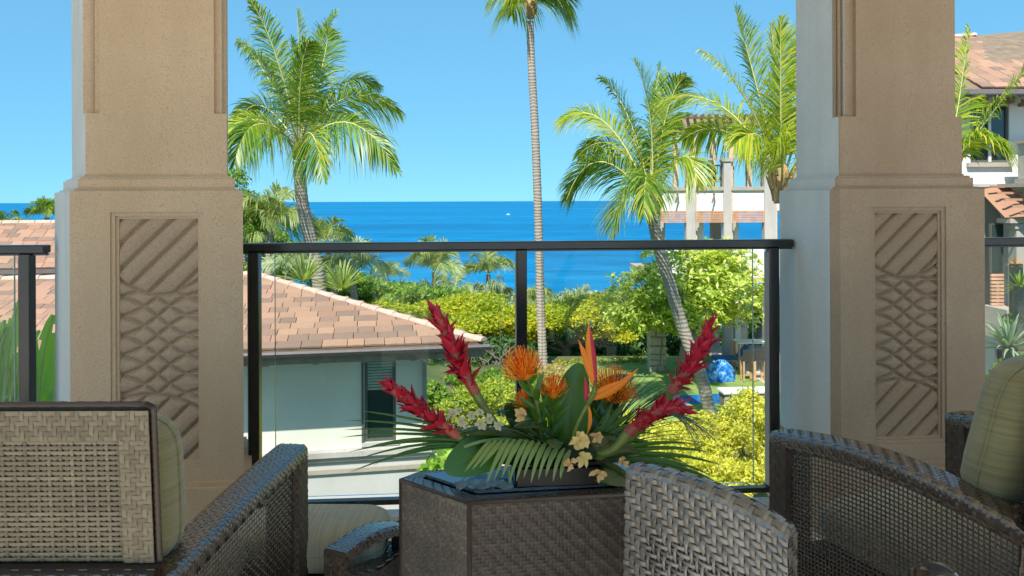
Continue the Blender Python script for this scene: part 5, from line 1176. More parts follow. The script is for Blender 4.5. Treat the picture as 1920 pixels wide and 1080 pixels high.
# darker growth
def gb(px, Y): b = P(px, 600, Y); b.z = groundz(b.x, b.y); return b
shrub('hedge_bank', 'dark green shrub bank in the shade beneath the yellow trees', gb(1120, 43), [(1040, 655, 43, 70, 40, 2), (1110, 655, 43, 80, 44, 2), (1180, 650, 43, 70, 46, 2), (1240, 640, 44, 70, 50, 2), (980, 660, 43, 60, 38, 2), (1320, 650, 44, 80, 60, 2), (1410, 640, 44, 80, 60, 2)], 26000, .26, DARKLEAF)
shrub('green_tree_bank', 'mid green leafy bank running behind the villa hip', gb(680, 42), [(620, 560, 41, 60, 34, 2), (690, 560, 42, 70, 30, 2.4), (760, 560, 43, 70, 28, 2.4), (650, 535, 40, 50, 24, 2), (840, 566, 44, 70, 30, 2), (590, 590, 40, 60, 40, 2)], 26000, .24, MIDLEAF, 'trees')
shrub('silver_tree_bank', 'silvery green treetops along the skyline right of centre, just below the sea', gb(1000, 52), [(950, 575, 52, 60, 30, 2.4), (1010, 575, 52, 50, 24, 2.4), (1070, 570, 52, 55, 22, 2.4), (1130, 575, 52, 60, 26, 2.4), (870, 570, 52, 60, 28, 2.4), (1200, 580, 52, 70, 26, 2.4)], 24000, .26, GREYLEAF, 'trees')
shrub('twiggy_shrub', 'dull grey green twiggy shrub right of the villa corner', gb(930, 31), [(905, 675, 31, 50, 40, 1), (950, 672, 31, 46, 40, 1), (870, 695, 31, 40, 30, .8), (1000, 680, 31.5, 36, 30, 1), (830, 690, 31, 40, 34, 1)], 9000, .16, DARKLEAF)
t = thing('bare_branches', 'pale bare twigs standing in the dull shrub right of the villa corner', 'shrub', tuple(gb(925, 30.4)), 0); b = gb(925, 30.4); m = MB(); rg_ = random.Random(4)
for k in range(26):
    s = P(900 + rg_.uniform(-14, 60), 706, 30.4) - b; e = P(870 + rg_.uniform(-10, 110), 645 + rg_.uniform(-6, 40), 30.4 + rg_.uniform(-.4, .4)) - b; md = (s + e) / 2 + Vector((rg_.uniform(-.3, .3), 0, .1)); m.tube([s, md, e], [.035, .022, .008], 5)
    m.tube([md, md + Vector((rg_.uniform(-.5, .5), rg_.uniform(-.2, .2), .5))], [.016, .005], 4)
m.build('twigs', BARK, t)
shrub('mounded_shrub', 'rounded bright lime shrub mound behind the red flowers, left of the centre post', gb(905, 22.5), [(880, 752, 22.5, 44, 30, .9), (925, 748, 22.8, 50, 32, .9), (968, 752, 22.5, 36, 30, .9), (850, 772, 22, 26, 20, .6), (905, 790, 22, 60, 30, .8), (1000, 770, 22.5, 40, 30, .8)], 17000, .10, LIMELEAF)
shrub('mounded_shrub', 'low green ground cover between the lime mound and the tall palm foot', gb(950, 27), [(870, 712, 27, 40, 14, .9), (930, 712, 27, 46, 14, .9), (985, 715, 27, 40, 16, .9), (1010, 735, 25, 34, 14, .9)], 8000, .12, MIDLEAF)
shrub('garden_shrub', 'green shrub tucked between the villa corner and the lime mound', gb(820, 24), [(812, 740, 24, 22, 24, .6), (835, 752, 24, 24, 20, .6)], 2200, .16, MIDLEAF)
shrub('garden_shrub', 'broad leaved plant at the foot of the villa corner above the table edge', gb(825, 15.4), [(818, 885, 15, 26, 26, .3), (840, 870, 15, 20, 20, .3)], 420, .20, BANANA, 'plant', aspect=1.6)
shrub('clipped_hedge', 'clipped golden green hedge at the back of the lawn, left of the stone pier', gb(1150, 30.6), [(1060, 694, 30.6, 40, 18, .5), (1110, 690, 30.6, 46, 20, .5), (1165, 688, 30.6, 46, 22, .5), (1200, 690, 30.7, 30, 22, .5), (1265, 690, 31, 30, 20, .5)], 9000, .10, HEDGE, 'hedge')
shrub('grassy_bank', 'dry golden grass bank in front of the clipped hedge', gb(1060, 28), [(1040, 705, 28, 50, 18, .8), (1090, 708, 28, 46, 14, .7), (1005, 712, 27.6, 40, 16, .7)], 9000, .16, DRY, 'grass bank', aspect=6)
YS = [('rightmost yellow shrub mass beside the end post', [(1395, 800, 17, 44, 50, .8), (1420, 770, 17.5, 34, 40, .7), (1425, 850, 17, 30, 50, .7)]),
      ('yellow shrub mass under the leaning palm trunk', [(1320, 810, 17.5, 50, 34, .8), (1365, 830, 17, 40, 40, .8), (1280, 830, 17.5, 44, 34, .8)]),
      ('yellow shrub mass just right of the lower red ginger flower', [(1220, 815, 18.5, 46, 30, .8), (1180, 800, 19, 40, 28, .8), (1240, 860, 17.6, 50, 34, .8)]),
      ('lowest yellow shrub mass, seen above the silvery chair', [(1330, 890, 16.2, 60, 34, .8), (1270, 905, 16.2, 50, 30, .8), (1395, 900, 16.2, 50, 34, .8)]),
      ('lime yellow shrub mass behind the upright green leaf', [(1080, 790, 20, 60, 28, .8), (1020, 800, 20, 50, 28, .8), (1140, 790, 20, 50, 26, .8), (1080, 840, 19, 80, 34, .8)])]
for l, bl in YS: shrub('yellow_shrub', l, gb(bl[0][0], bl[0][2]), bl, 9500, .085, YELLOWLEAF, group='yellow flowering shrubs under the balustrade')
b = gb(455, 34); t = thing('fine_leaved_tree', 'airy fine leaved tree rising at the right edge of the left pillar', 'tree', tuple(b), 0)
limbs(t, [([P(455, 560, 34) - b, P(450, 450, 34) - b, P(440, 380, 34) - b], (.16, .06)), ([P(450, 430, 34) - b, P(470, 390, 34) - b, P(478, 360, 34) - b], (.06, .02))], BARK)
crown(t, pb([(445, 345, 34, 26, 30, .8), (462, 385, 34, 30, 30, .8), (440, 400, 34, 30, 34, 1), (476, 420, 34, 26, 30, .8)], b), 3800, .16, MIDLEAF, 2.4)
b = gb(480, 40); shrub('green_tree_bank', 'green treetops between the left pillar and the big palm trunk', b, [(480, 470, 40, 60, 50, 2), (540, 500, 40, 60, 44, 2), (470, 530, 38, 60, 40, 2), (600, 520, 40, 60, 40, 2)], 16000, .22, MIDLEAF, 'trees')
# agave like spiky rosette behind the roof near the big palm
def spiky(name, label, c, n, L, w, mat, seed, cat='plant', up=(.1, 1.3), base=None):
    rg = np.random.default_rng(seed); t = thing(name, label, cat, tuple(c), 0)
    for k in range(n):
        a = rg.uniform(0, 2 * math.pi); el = rg.uniform(*up); l = L * rg.uniform(.75, 1.1)
        d = Vector((math.cos(a) * math.cos(el), math.sin(a) * math.cos(el), math.sin(el))); s = Vector((-math.sin(a), math.cos(a), 0)); nn = d.cross(s)
        pts = [Vector((0, 0, 0)), d * l * .45, d * l * .8 - Vector((0, 0, .05 * l)), d * l - Vector((0, 0, .16 * l))]; ww = [w * .7, w, w * .55, .002]
        v = []; 
        for p, q in zip(pts, ww): v += [p - s * q, p + nn * q * -.35, p + s * q]
        f = [(i * 3 + j, i * 3 + j + 1, i * 3 + j + 4, i * 3 + j + 3) for i in range(3) for j in (0, 1)]
        MB().add(v, f).build('leaf', mat, t)
    if base: MB().tube([Vector(base) - Vector(c), Vector((0, 0, .05))], [.12, .1], 8).build('trunk', BARK, t, True)
    return t
spiky('fan_plant', 'spiky fan of pale blades behind the villa roof, right of the big palm trunk', P(640, 545, 24), 40, 1.25, .05, FROND_FAR, 3, up=(.2, 1.5))
spiky('fan_plant', 'spiky fan of pale blades behind the villa roof, left of the big palm trunk', P(570, 528, 24), 34, 1.2, .05, FROND_FAR, 4, up=(.2, 1.5))
AGV = leafmat('blue_green_blade', [(.16, .26, .14), (.28, .38, .24), (.42, .48, .30)], .45, .25, .5, .5)
c = P(1893, 652, 11.5); spiky('screw_pine', 'large blue green spiky plant at the right edge behind the olive cushion', c, 70, .62, .022, AGV, 5, up=(-.1, 1.4), base=(c.x, c.y, c.z - 2.6))
c = P(1912, 540, 12.5); spiky('screw_pine', 'upper spiky green plant at the right edge beside the white house columns', c, 54, .34, .014, FROND, 6, up=(-.2, 1.3), base=(c.x, c.y, c.z - 3.2))
c = P(1905, 500, 12.7); spiky('bromeliad', 'small plant with yellow and orange blades above the spiky green one', c, 22, .20, .013, leafmat('orange_blade', [(.45, .40, .03), (.70, .35, .03), (.75, .15, .03)], .45, .3), 7, base=(c.x, c.y, c.z - 3.6))
shrub('garden_shrub', 'green shrubs filling the corner below the spiky plants at the right edge', gb(1890, 12), [(1915, 620, 12.6, 22, 36, .3), (1870, 735, 12.4, 34, 26, .4), (1915, 715, 12.4, 36, 46, .4)], 2600, .12, MIDLEAF)
# banana plants at the far left
def banana_leaf(parent, b, c, t, w, mat, seed, name='leaf'):
    rg = random.Random(seed); pts = bez(Vector(b), Vector(c), Vector(t), 15); v = []; f = []
    for i, p in enumerate(pts):
        u = i / 14; ta = (pts[min(i + 1, 14)] - pts[max(i - 1, 0)]).normalized(); s = ta.cross(Vector((.25, -.9, .35))).normalized(); nn = s.cross(ta)
        ww = w * (math.sin(math.pi * min(1, u * .93 + .05)) ** .55) * (1 + rg.uniform(-.06, .06))
        v += [p - s * ww - nn * ww * .25, p - s * ww * .5 + nn * ww * .05, p, p + s * ww * .5 + nn * ww * .05, p + s * ww - nn * ww * .25]
    for i in range(14):
        for j in range(4):
            if (j in (0, 3)) and rg.random() < .13: continue
            a = i * 5 + j; f.append((a, a + 1, a + 6, a + 5))
    o = MB().add(v, f).build(name, mat, parent, True); m = MB(); m.tube(pts, [.016 * (1 - .8 * i / 14) for i in range(15)], 5); m.build('midrib', RACHIS, o, True); return o
Yn = 6.2; b = P(60, 900, Yn); t = thing('banana_plant', 'banana plant with broad bright leaves beside the left pillar behind the short balustrade', 'banana plant', tuple(b), 0); q = lambda px, py, Y=Yn: P(px, py, Y) - b
for k, (a, c_, e, w) in enumerate((((70, 860), (66, 700), (100, 590), .085), ((62, 860), (50, 760), (62, 610), .07), ((85, 870), (100, 760), (112, 640), .10), ((75, 880), (95, 800), (105, 730), .10))):
    banana_leaf(t, q(*a), q(*c_), q(*e), w, BANANA, k)
MB().tube([Vector((0, 0, -1.2)), Vector((.02, 0, .2))], [.10, .06], 8).build('stem', BANANA, t, True)
Yn = 5.6; b = P(10, 900, Yn); t = thing('banana_plant', 'leafy green plant at the far left edge behind the short balustrade', 'banana plant', tuple(b), 0); q = lambda px, py, Y=Yn: P(px, py, Y) - b
for k, (a, c_, e, w) in enumerate((((5, 800), (10, 640), (38, 560), .05), ((0, 800), (-20, 620), (-30, 570), .07), ((10, 820), (30, 650), (75, 620), .045), ((15, 830), (40, 700), (70, 690), .05), ((0, 820), (10, 700), (30, 660), .06), ((5, 860), (20, 760), (50, 740), .06), ((-10, 820), (0, 640), (10, 600), .05), ((10, 860), (45, 760), (62, 770), .05), ((-5, 780), (15, 720), (25, 760), .05), ((-15, 760), (-5, 640), (20, 610), .045))):
    banana_leaf(t, q(*a, ), q(*c_), q(*e), w, (BANANA, MIDLEAF)[k % 2], k + 10)
MB().tube([Vector((0, 0, -1.2)), Vector((-.02, 0, .4))], [.08, .05], 8).build('stem', MIDLEAF, t, True)
shrub('garden_shrub', 'low green shrubs filling the ground at far left behind the banana leaves', gb(40, 8), [(20, 740, 8, 60, 60, .4), (80, 780, 8, 50, 60, .4), (-40, 700, 8, 60, 70, .4)], 2400, .12, MIDLEAF)
MB_ = None
v, q = leaf_cloud([((0, 95, groundz(0, 95)), (110, 30, 3.2)), ((-60, 70, groundz(0, 70)), (40, 14, 3)), ((60, 75, groundz(0, 75)), (50, 16, 3)), ((0, 68, groundz(0, 68) + .5), (36, 10, 2.2)), ((-34, 52, groundz(0, 52)), (16, 8, 3)), ((40, 55, groundz(0, 55)), (18, 8, 3))], 42000, .9, 1.8)
link('coastal_scrub', qmesh('coastal_scrub', v, q, MIDLEAF), kind='stuff')
# ---------------------------------------------------------------- flowers on the table
def fmat(name, cols, trans=.2, rough=.4, spec=.5, tcol=(1.4, 1.2, .8), island=.8, sc_=25): return leafmat(name, cols, rough, trans, spec, sc_, tcol, island)
REDP = fmat('red_bract', [(.20, .004, .012), (.38, .008, .022), (.58, .02, .05), (.66, .06, .10)], .18, .38, .5, (1.4, .8, .8))
ORNG = fmat('orange_bract', [(.72, .10, .01), (.92, .22, .01), (1, .40, .02)], .25)
ORED = fmat('orange_style', [(.80, .08, .01), (.95, .26, .015), (1, .62, .05)], .25, island=1)
GLOSSLEAF = leafmat('glossy_leaf', [(.008, .026, .007), (.018, .055, .010), (.04, .10, .015)], .18, .10, .8, 6, island=.7)
MIDGREEN = leafmat('soft_green_leaf', [(.022, .07, .010), (.06, .15, .016), (.13, .25, .025)], .28, .3, .6, 8, island=.7)
PALELEAF = leafmat('striped_leaf', [(.13, .22, .05), (.24, .34, .09), (.36, .43, .16)], .35, .3, .5, 8, island=.7)
STEMG = plain('green_stem', (.16, .20, .035), .45, var=.3, scale=25); STEMR = plain('red_stem', (.36, .07, .04), .45, var=.35, scale=18)
CREAM = fmat('cream_petal', [(.38, .38, .20), (.55, .53, .32), (.70, .66, .48)], .3, .5); TAN = fmat('dried_petal', [(.48, .27, .10), (.66, .42, .17), (.78, .58, .27)], .2, .65); TANY = fmat('yellow_dried_petal', [(.62, .42, .10), (.80, .60, .20), (.84, .70, .34)], .25, .55)
BLK = plain('black_ceramic', (.006, .006, .007), .3, .3)
FY = 1.96
def leafshape(parent, name, a, c, t, w, mat, nrm=(0, -1, 0), fold=.25, n=14, prof=None, wave=0, rib=None, seed=0, back=True):
    rg = random.Random(seed); pts = bez(Vector(a), Vector(c), Vector(t), n); v = []; f = []; N0 = Vector(nrm)
    for i, p in enumerate(pts):
        u = i / (n - 1); ta = (pts[min(i + 1, n - 1)] - pts[max(i - 1, 0)]).normalized(); s = ta.cross(N0)
        if s.length < .05: s = ta.cross(Vector((1, 0, 0)))
        s.normalize(); nn = s.cross(ta); ww = w * ((math.sin(math.pi * min(1, max(0, u)) ** .8) ** .7 if prof is None else prof(u)) + .02)
        wv = math.sin(u * 17 + seed) * wave * w
        for q, h in ((-1, -fold), (-.55, -fold * .35), (0, 0), (.55, -fold * .35), (1, -fold)): v.append(p + s * ww * q + nn * (ww * h + wv * abs(q) * (1 if q > 0 else -1)))
    for i in range(n - 1):
        for j in range(4): a_ = i * 5 + j; f.append((a_, a_ + 1, a_ + 6, a_ + 5))
    o = MB().add(v, f).build(name, mat, parent, True)
    if rib: m = MB(); m.tube([p - N0 * -.0 for p in pts], [rib * (1 - .85 * i / (n - 1)) for i in range(n)], 5, False); m.build('midrib', STEMG, o, True)
    return o
def petal(name, L, W, curl, mat):
    v = []; f = []
    for i in range(7):
        u = i / 6; ww = W * (math.sin(math.pi * (u ** .65)) ** .8 if u < 1 else 0) * .5 + (.12 * W if u == 0 else 0); z = L * u; b_ = curl * L * u * u
        v += [(-ww, b_ - ww * .55, z), (0, b_ + ww * .1, z), (ww, b_ - ww * .55, z)]
    for i in range(6):
        for j in (0, 1): a = i * 3 + j; f.append((a, a + 1, a + 4, a + 3))
    return mesh(name, v, f, mat, True)
PET = [petal('bract', .050, .022, .06, REDP), petal('bract', .040, .023, .26, REDP), petal('bract', .060, .017, -.06, REDP)]
def orient(d, out):
    d = d.normalized(); x = d.cross(out).normalized(); y = d.cross(x).normalized() * -1
    return Matrix((x, y, d)).transposed().to_4x4()
def ginger(label, pts, h0, n, sc_=1.0, Y=(1.96,), stem=(.008, .006), spread=.58):
    """pts: photo path of stem to tip; the head covers the last part from h0"""
    base = pts[0]; root = thing('red_ginger_flower', label, 'flower', tuple(base), 0, 'red ginger flowers in the bowl')
    B = Vector(base); pl = [Vector(p) - B for p in pts]; path = []
    for i in range(len(pl) - 1):
        p0, p1, p2, p3 = pl[max(i - 1, 0)], pl[i], pl[i + 1], pl[min(i + 2, len(pl) - 1)]
        for k in range(8):
            u = k / 8; path.append(.5 * ((2 * p1) + (p2 - p0) * u + (2 * p0 - 5 * p1 + 4 * p2 - p3) * u * u + (3 * p1 - p0 - 3 * p2 + p3) * u ** 3))
    path.append(pl[-1]); K = len(path); ks = int(K * h0)
    m = MB(); m.tube(path[:ks + 1], [stem[0] + (stem[1] * 2.2 - stem[0]) * (i / max(1, ks)) ** 2 for i in range(ks + 1)], 10); m.build('stem', STEMG, root, True)
    m = MB(); m.tube(path[max(0, ks - 2):-2], [stem[1] * 2.3] * len(path[max(0, ks - 2):-2]), 9); m.build('flower_core', STEMR, root, True)
    rg = random.Random(int(abs(base[0]) * 1e4) + n)
    for j in range(n):
        u = j / (n - 1); fi = ks - 1 + (K - 2.2 - ks) * u; i0 = int(fi); p = path[i0].lerp(path[min(i0 + 1, K - 1)], fi - i0); ax = (path[min(i0 + 2, K - 1)] - path[max(i0 - 1, 0)]).normalized()
        a = j * 2.39996; x = ax.cross(Vector((0, 1, .2))).normalized(); y = ax.cross(x); out = x * math.cos(a) + y * math.sin(a)
        sp = spread * (1 - .70 * u ** 2) * rg.uniform(.55, 1.45); d = ax * math.cos(sp) + out * math.sin(sp)
        s = sc_ * 1.02 * (.72 + .5 * math.sin(math.pi * (.18 + .72 * u))) * rg.uniform(.72, 1.2)
        o = bpy.data.objects.new('bract', PET[j % 3]); C.objects.link(o); o.parent = root; o.matrix_local = Matrix.Translation(p + out * .004) @ orient(d, out) @ Matrix.Scale(s, 4)
    return root
p = lambda x, y, Y=FY: P(x, y, Y)
ginger('tallest red ginger on the left, its head in front of the villa roof corner', [p(985, 880, 1.93), p(955, 830, 1.93), p(915, 775, 1.92), p(885, 725, 1.92), p(862, 680, 1.91), p(840, 630, 1.91), p(820, 592, 1.91)], .50, 66, 1.0)
ginger('red ginger pointing left in front of the villa window', [p(930, 860, 1.90), p(880, 832, 1.89), p(838, 803, 1.88), p(800, 778, 1.87), p(765, 750, 1.86), p(730, 722, 1.85)], .36, 62, .92)
ginger('tallest red ginger on the right, rising toward the blue covered chair', [p(1120, 870, 1.98), p(1190, 815, 1.97), p(1235, 770, 1.96), p(1262, 730, 1.95), p(1292, 690, 1.94), p(1315, 650, 1.94), p(1328, 612, 1.94)], .52, 62, .95, spread=.55)
ginger('lower red ginger on the right, bending over the palm blades', [p(1060, 872, 1.90), p(1110, 858, 1.89), p(1150, 842, 1.88), p(1182, 808, 1.87), p(1215, 782, 1.86), p(1250, 766, 1.86), p(1278, 768, 1.86)], .52, 58, .85, spread=.55)
# bowl
t = thing('flower_bowl', 'low black rectangular bowl on the glass table top holding the flowers', 'bowl', (.105, 1.90, TZ + .0105), TH)
b0 = MB(); b0.box(-.105, .105, -.055, .055, 0, .052, .006); b0.build('bowl', BLK, t); MB().box(-.112, .112, -.062, .062, .0525, .060, .002).build('rim', BLK, t)
MB().box(-.095, .095, -.046, .046, .0605, .085, .01).build('foam', plain('dark_foam', (.02, .035, .015), .9), t)
# pincushions
def pincushion(label, c, ax, r, stem, n=150, rl=1.0, red=.5):
    t = thing('pincushion_flower', label, 'flower', tuple(c), 0, 'orange pincushion flowers'); ax = Vector(ax).normalized(); x = ax.cross(Vector((0, 1, .1))).normalized(); y = ax.cross(x); m = MB(); rg = random.Random(n + int(r * 1e4))
    for k in range(n):
        el = math.acos(1 - 1.15 * (k + .5) / n); a = k * 2.4; d = (x * math.cos(a) + y * math.sin(a)) * math.sin(el) + ax * math.cos(el); L = r * rg.uniform(.88, 1.1)
        q0 = d * r * .25; q1 = d * L * .72 + ax * r * .02; q2 = d * L + ax * r * (.22 + .12 * rg.random()); s = d.cross(ax); s = s.normalized() if s.length > .01 else x; w = .0009; tt = s.cross(d).normalized()
        m.add([q0 - s * w, q0 + s * w, q1 + s * w, q1 - s * w, q2 + s * w * .8, q2 - s * w * .8], [(0, 1, 2, 3), (3, 2, 4, 5)]); m.add([q0 - tt * w, q0 + tt * w, q1 + tt * w, q1 - tt * w, q2 + tt * w * .8, q2 - tt * w * .8], [(0, 1, 2, 3), (3, 2, 4, 5)])
        m.add([q2 - s * .0016, q2 + tt * .0016, q2 + s * .0016, q2 + (q2 - q1).normalized() * .005], [(0, 1, 3), (1, 2, 3), (2, 0, 3)])
    m.build('styles', ORED, t, kind='stuff')
    m = MB(); R0 = r * .34; v = []; 
    for i in range(7):
        for k in range(10): e_ = -math.pi / 2 + math.pi * i / 6; v.append((x * math.cos(k * .628) + y * math.sin(k * .628)) * R0 * math.cos(e_) + ax * R0 * math.sin(e_))
    m.add(v, [(i * 10 + k, i * 10 + (k + 1) % 10, i * 10 + 10 + (k + 1) % 10, i * 10 + 10 + k) for i in range(6) for k in range(10)]); m.build('flower_head', ORNG, t, True)
    sp = [Vector(q) - Vector(c) for q in stem]; m = MB(); m.tube([Vector((0, 0, 0))] + sp, [.005] * (len(sp) + 1), 7); m.build('stem', STEMG, t, True)
    tot = [Vector((0, 0, 0))] + sp
    for k in range(16):
        u = .12 + .7 * k / 16; fi = u * (len(tot) - 1); i0 = int(fi); q = tot[i0].lerp(tot[i0 + 1], fi - i0); a = k * 2.4; d = (x * math.cos(a) + y * math.sin(a)) * .75 + ax * .75
        leafshape(t, 'leaf', q, q + d * .03, q + d * .052 + ax * .012, .0065, MIDGREEN, tuple(y * math.cos(a) - x * math.sin(a)) if False else (0, -1, .2), .2, 6)
    return t
pincushion('orange pincushion flower in front of the centre post, leftmost and fullest', p(983, 700, 1.9), (-.25, -.15, 1), .050, [p(1003, 745, 1.91), p(1015, 800, 1.93), p(1020, 870, 1.93)], 210)
pincushion('small orange pincushion flower low beside the left edge of the upright green leaf', p(1036, 738, 1.93), (.1, -.1, 1), .036, [p(1034, 790, 1.93), p(1035, 870, 1.93)], 130)
pincushion('half opened pincushion flower low in front of the centre post', p(990, 757, 1.97), (-.5, 0, .8), .030, [p(1010, 790, 1.97), p(1020, 860, 1.96)], 110)
pincushion('dark pincushion flower behind the orange bird of paradise, right of the big leaf', p(1148, 742, 2.03), (.15, -.2, 1), .062, [p(1130, 800, 2.02), p(1105, 870, 2.0)], 230)
# bird of paradise
t = thing('bird_of_paradise', 'orange and red bird of paradise with two upright spikes and one pointing right', 'flower', tuple(p(1063, 862, 1.90)), 0); B = p(1063, 862, 1.90)
sk = lambda x, y, Y=1.88: P(x, y, Y) - B
spk = lambda u: (math.sin(math.pi * min(1, u * .55 + .13))) ** 1.2 * (1 - u ** 3)
for a, c_, e, w, mt in (((1115, 722), (1104, 660), (1104, 606), .0125, ORNG), ((1117, 722), (1112, 670), (1106, 612), .010, REDP), ((1113, 722), (1108, 690), (1084, 636), .0115, ORNG), ((1104, 748), (1150, 742), (1197, 690), .0115, ORNG), ((1102, 742), (1140, 728), (1170, 712), .008, ORNG), ((1098, 752), (1102, 735), (1096, 705), .007, REDP), ((1103, 760), (1112, 790), (1100, 815), .006, ORNG)):
    leafshape(t, 'petal', sk(*a), sk(*c_), sk(*e), w, mt, (0, -1, .1), .55, 12, spk); 
m = MB(); m.tube(bez(Vector((0, 0, 0)), sk(1075, 800), sk(1106, 752), 8), [.0045] * 7 + [.007], 8); m.tube([sk(1104, 755), sk(1114, 735), sk(1117, 715)], [.007, .007, .004], 8); m.build('stem', STEMG, t, True)
# leaves: each its own thing
def lf(name, label, segs, mat, cat='leaf', group=None):
    b_ = p(*segs[0][0][:2], segs[0][0][2] if len(segs[0][0]) > 2 else FY); t = thing(name, label, cat, tuple(b_), 0, group)
    for k, s in enumerate(segs):
        a, c_, e, w = s[:4]; kw = s[4] if len(s) > 4 else {}
        g = lambda q: P(q[0], q[1], q[2] if len(q) > 2 else FY) - b_
        leafshape(t, kw.pop('nm', 'blade'), g(a), g(c_), g(e), w, kw.pop('mat', mat), kw.pop('nrm', (0, -1, .3)), kw.pop('fold', .2), kw.pop('n', 12), seed=k, **kw)
    return t
oval = lambda u: math.sin(math.pi * min(1, .06 + u * .93)) ** .5
wide_top = lambda u: (.35 + .75 * u) * (1 - max(0, u - .82) / .18 * .75)
lf('broad_leaf', 'large upright oval green leaf at the centre, behind the bird of paradise', [((1078, 862, 1.97), (1060, 760, 1.99), (1090, 682, 2.0), .046, dict(prof=oval, rib=.003, n=18, fold=.12))], MIDGREEN)
lf('broad_leaf', 'broad leaf leaning right with a dark curled tip behind the orange spike', [((1090, 862, 2.0), (1130, 700, 2.06), (1185, 712, 1.98), .040, dict(prof=oval, rib=.002, n=18, nrm=(.1, -.6, .9), fold=.15))], GLOSSLEAF)
lf('broad_leaf', 'round glossy leaf hanging over the left side of the table', [((960, 835, 1.92), (905, 838, 1.86), (836, 884, 1.84), .047, dict(prof=oval, rib=.0022, n=18, nrm=(.15, -1, .35), fold=.06))], MIDGREEN)
lf('broad_leaf', 'dark glossy leaf with a blue sheen lying left of the orchids', [((1040, 850, 1.93), (960, 780, 1.90), (862, 812, 1.86), .026, dict(prof=oval, rib=.002, nrm=(0, -.35, 1)))], GLOSSLEAF)
lf('broad_leaf', 'dark round leaf curling up behind the cream dried petals, left of the pincushion stem', [((1020, 850, 1.97), (975, 770, 1.99), (945, 765, 1.97), .030, dict(prof=oval, nrm=(0, -.8, .6)))], GLOSSLEAF)
lf('broad_leaf', 'shiny leaf bending over the front of the bowl with sky reflected on it', [((1062, 855, 1.93), (1040, 770, 1.88), (965, 800, 1.83), .024, dict(prof=oval, nrm=(.0, -.3, 1)))], GLOSSLEAF)
lf('broad_leaf', 'second shiny dark leaf curving down just right of the first', [((1062, 862, 1.94), (1030, 790, 1.86), (1045, 842, 1.81), .028, dict(prof=oval, nrm=(.2, -.4, 1)))], GLOSSLEAF)
lf('broad_leaf', 'dark leaf drooping low over the right front of the table', [((1075, 860, 1.92), (1110, 870, 1.87), (1190, 905, 1.84), .034, dict(prof=oval, nrm=(0, -.6, .8)))], GLOSSLEAF)
for k, (e, w) in enumerate((((900, 835, 1.86), .030), ((1010, 862, 1.84), .034), ((940, 868, 1.85), .030), ((1130, 862, 1.86), .030), ((1200, 850, 1.92), .026), ((1160, 820, 1.97), .024), ((1000, 815, 1.99), .030), ((1100, 830, 1.86), .020), ((880, 822, 1.95), .022))):
    LB = ['leaf in the shadow behind the round hanging leaf', 'leaf lying against the front of the black bowl', 'leaf between the round hanging leaf and the bowl', 'leaf under the yellow dried blossom, right of the bowl', 'leaf beneath the lower red ginger stem', 'leaf among the long blades behind the lower red ginger', 'leaf behind the pincushion stems', 'small leaf under the largest yellow dried blossom', 'leaf behind the cream orchid spray'][k]
    lf('dark_leaf', 'dark ' + LB, [((1050, 865, 1.94), ((1050 + e[0]) / 2, (865 + e[1]) / 2 - 34, 1.92), e, w, dict(prof=oval, nrm=(0, -.6, .8), wave=.05))], (GLOSSLEAF, MIDGREEN)[k % 4 == 3], group='dark leaves filling the bowl')
# left palm fan
thin = lambda u: (1 - u) ** .6 * min(1, .35 + 3 * u)
tips = [(648, 788), (645, 806), (640, 820), (652, 848), (655, 886), (700, 872), (672, 770), (690, 838), (668, 862)]
lf('palm_fan', 'narrow green palm blades fanning left across the villa wall', [((950, 838, 1.92), (800, 800 + (y - 825) * .35, 1.86), (x, y, 1.84 - .01 * k), .0062, dict(prof=thin, fold=.5, nrm=(0, -.7, .7))) for k, (x, y) in enumerate(tips)], MIDGREEN, 'palm leaf')
# drooping palm frond over the bowl front
segs = []
for k in range(14):
    u = k / 13; bx = 905 + 150 * u; by = 826 + 10 * math.sin(u * 3.1) * -1 + 18 * u; segs.append(((bx + 15, by, 1.86), (bx - 2 - 6 * (1 - u), by + 26, 1.82), (bx - 26 + 30 * u - 8, 908 - 10 * abs(u - .5) - (18 if k < 3 else 0) - (k % 3) * 5, 1.81), .0072 + .001 * (k % 2), dict(prof=thin, fold=.4)))
segs.append(((1065, 858, 1.92), (960, 800, 1.87), (870, 838, 1.86), .0035, dict(prof=lambda u: 1, nm='midrib')))
lf('palm_frond', 'arched palm frond with pale leaflets hanging over the front of the bowl', segs, PALELEAF, 'palm leaf')
# broad ribbed blades in the middle right
lf('palm_frond', 'folded green palm blades rising right of the yellow blossom', [((1085, 862, 1.97), (1130, 805, 1.98), (x, y, 1.99), .012, dict(prof=spk, fold=.5)) for x, y in ((1195, 770), (1215, 790), (1180, 745), (1225, 812), (1150, 752), (1238, 835), (1162, 775))], MIDGREEN, 'palm leaf')
lf('palm_frond', 'long arching green blades sweeping to the right behind the silvery chair', [((1075, 868, 1.95), ((1075 + x) / 2 + 20, 868 + (y - 868) * .3 - 38, 1.97), (x, y, 1.95 + .01 * (k % 3)), .0085, dict(prof=thin, fold=.45)) for k, (x, y) in enumerate(((1346, 905), (1352, 872), (1330, 848), (1310, 910), (1280, 905), (1250, 900), (1362, 915), (1300, 832), (1240, 868), (1225, 905), (1335, 892), (1290, 870)))], MIDGREEN, 'palm leaf')
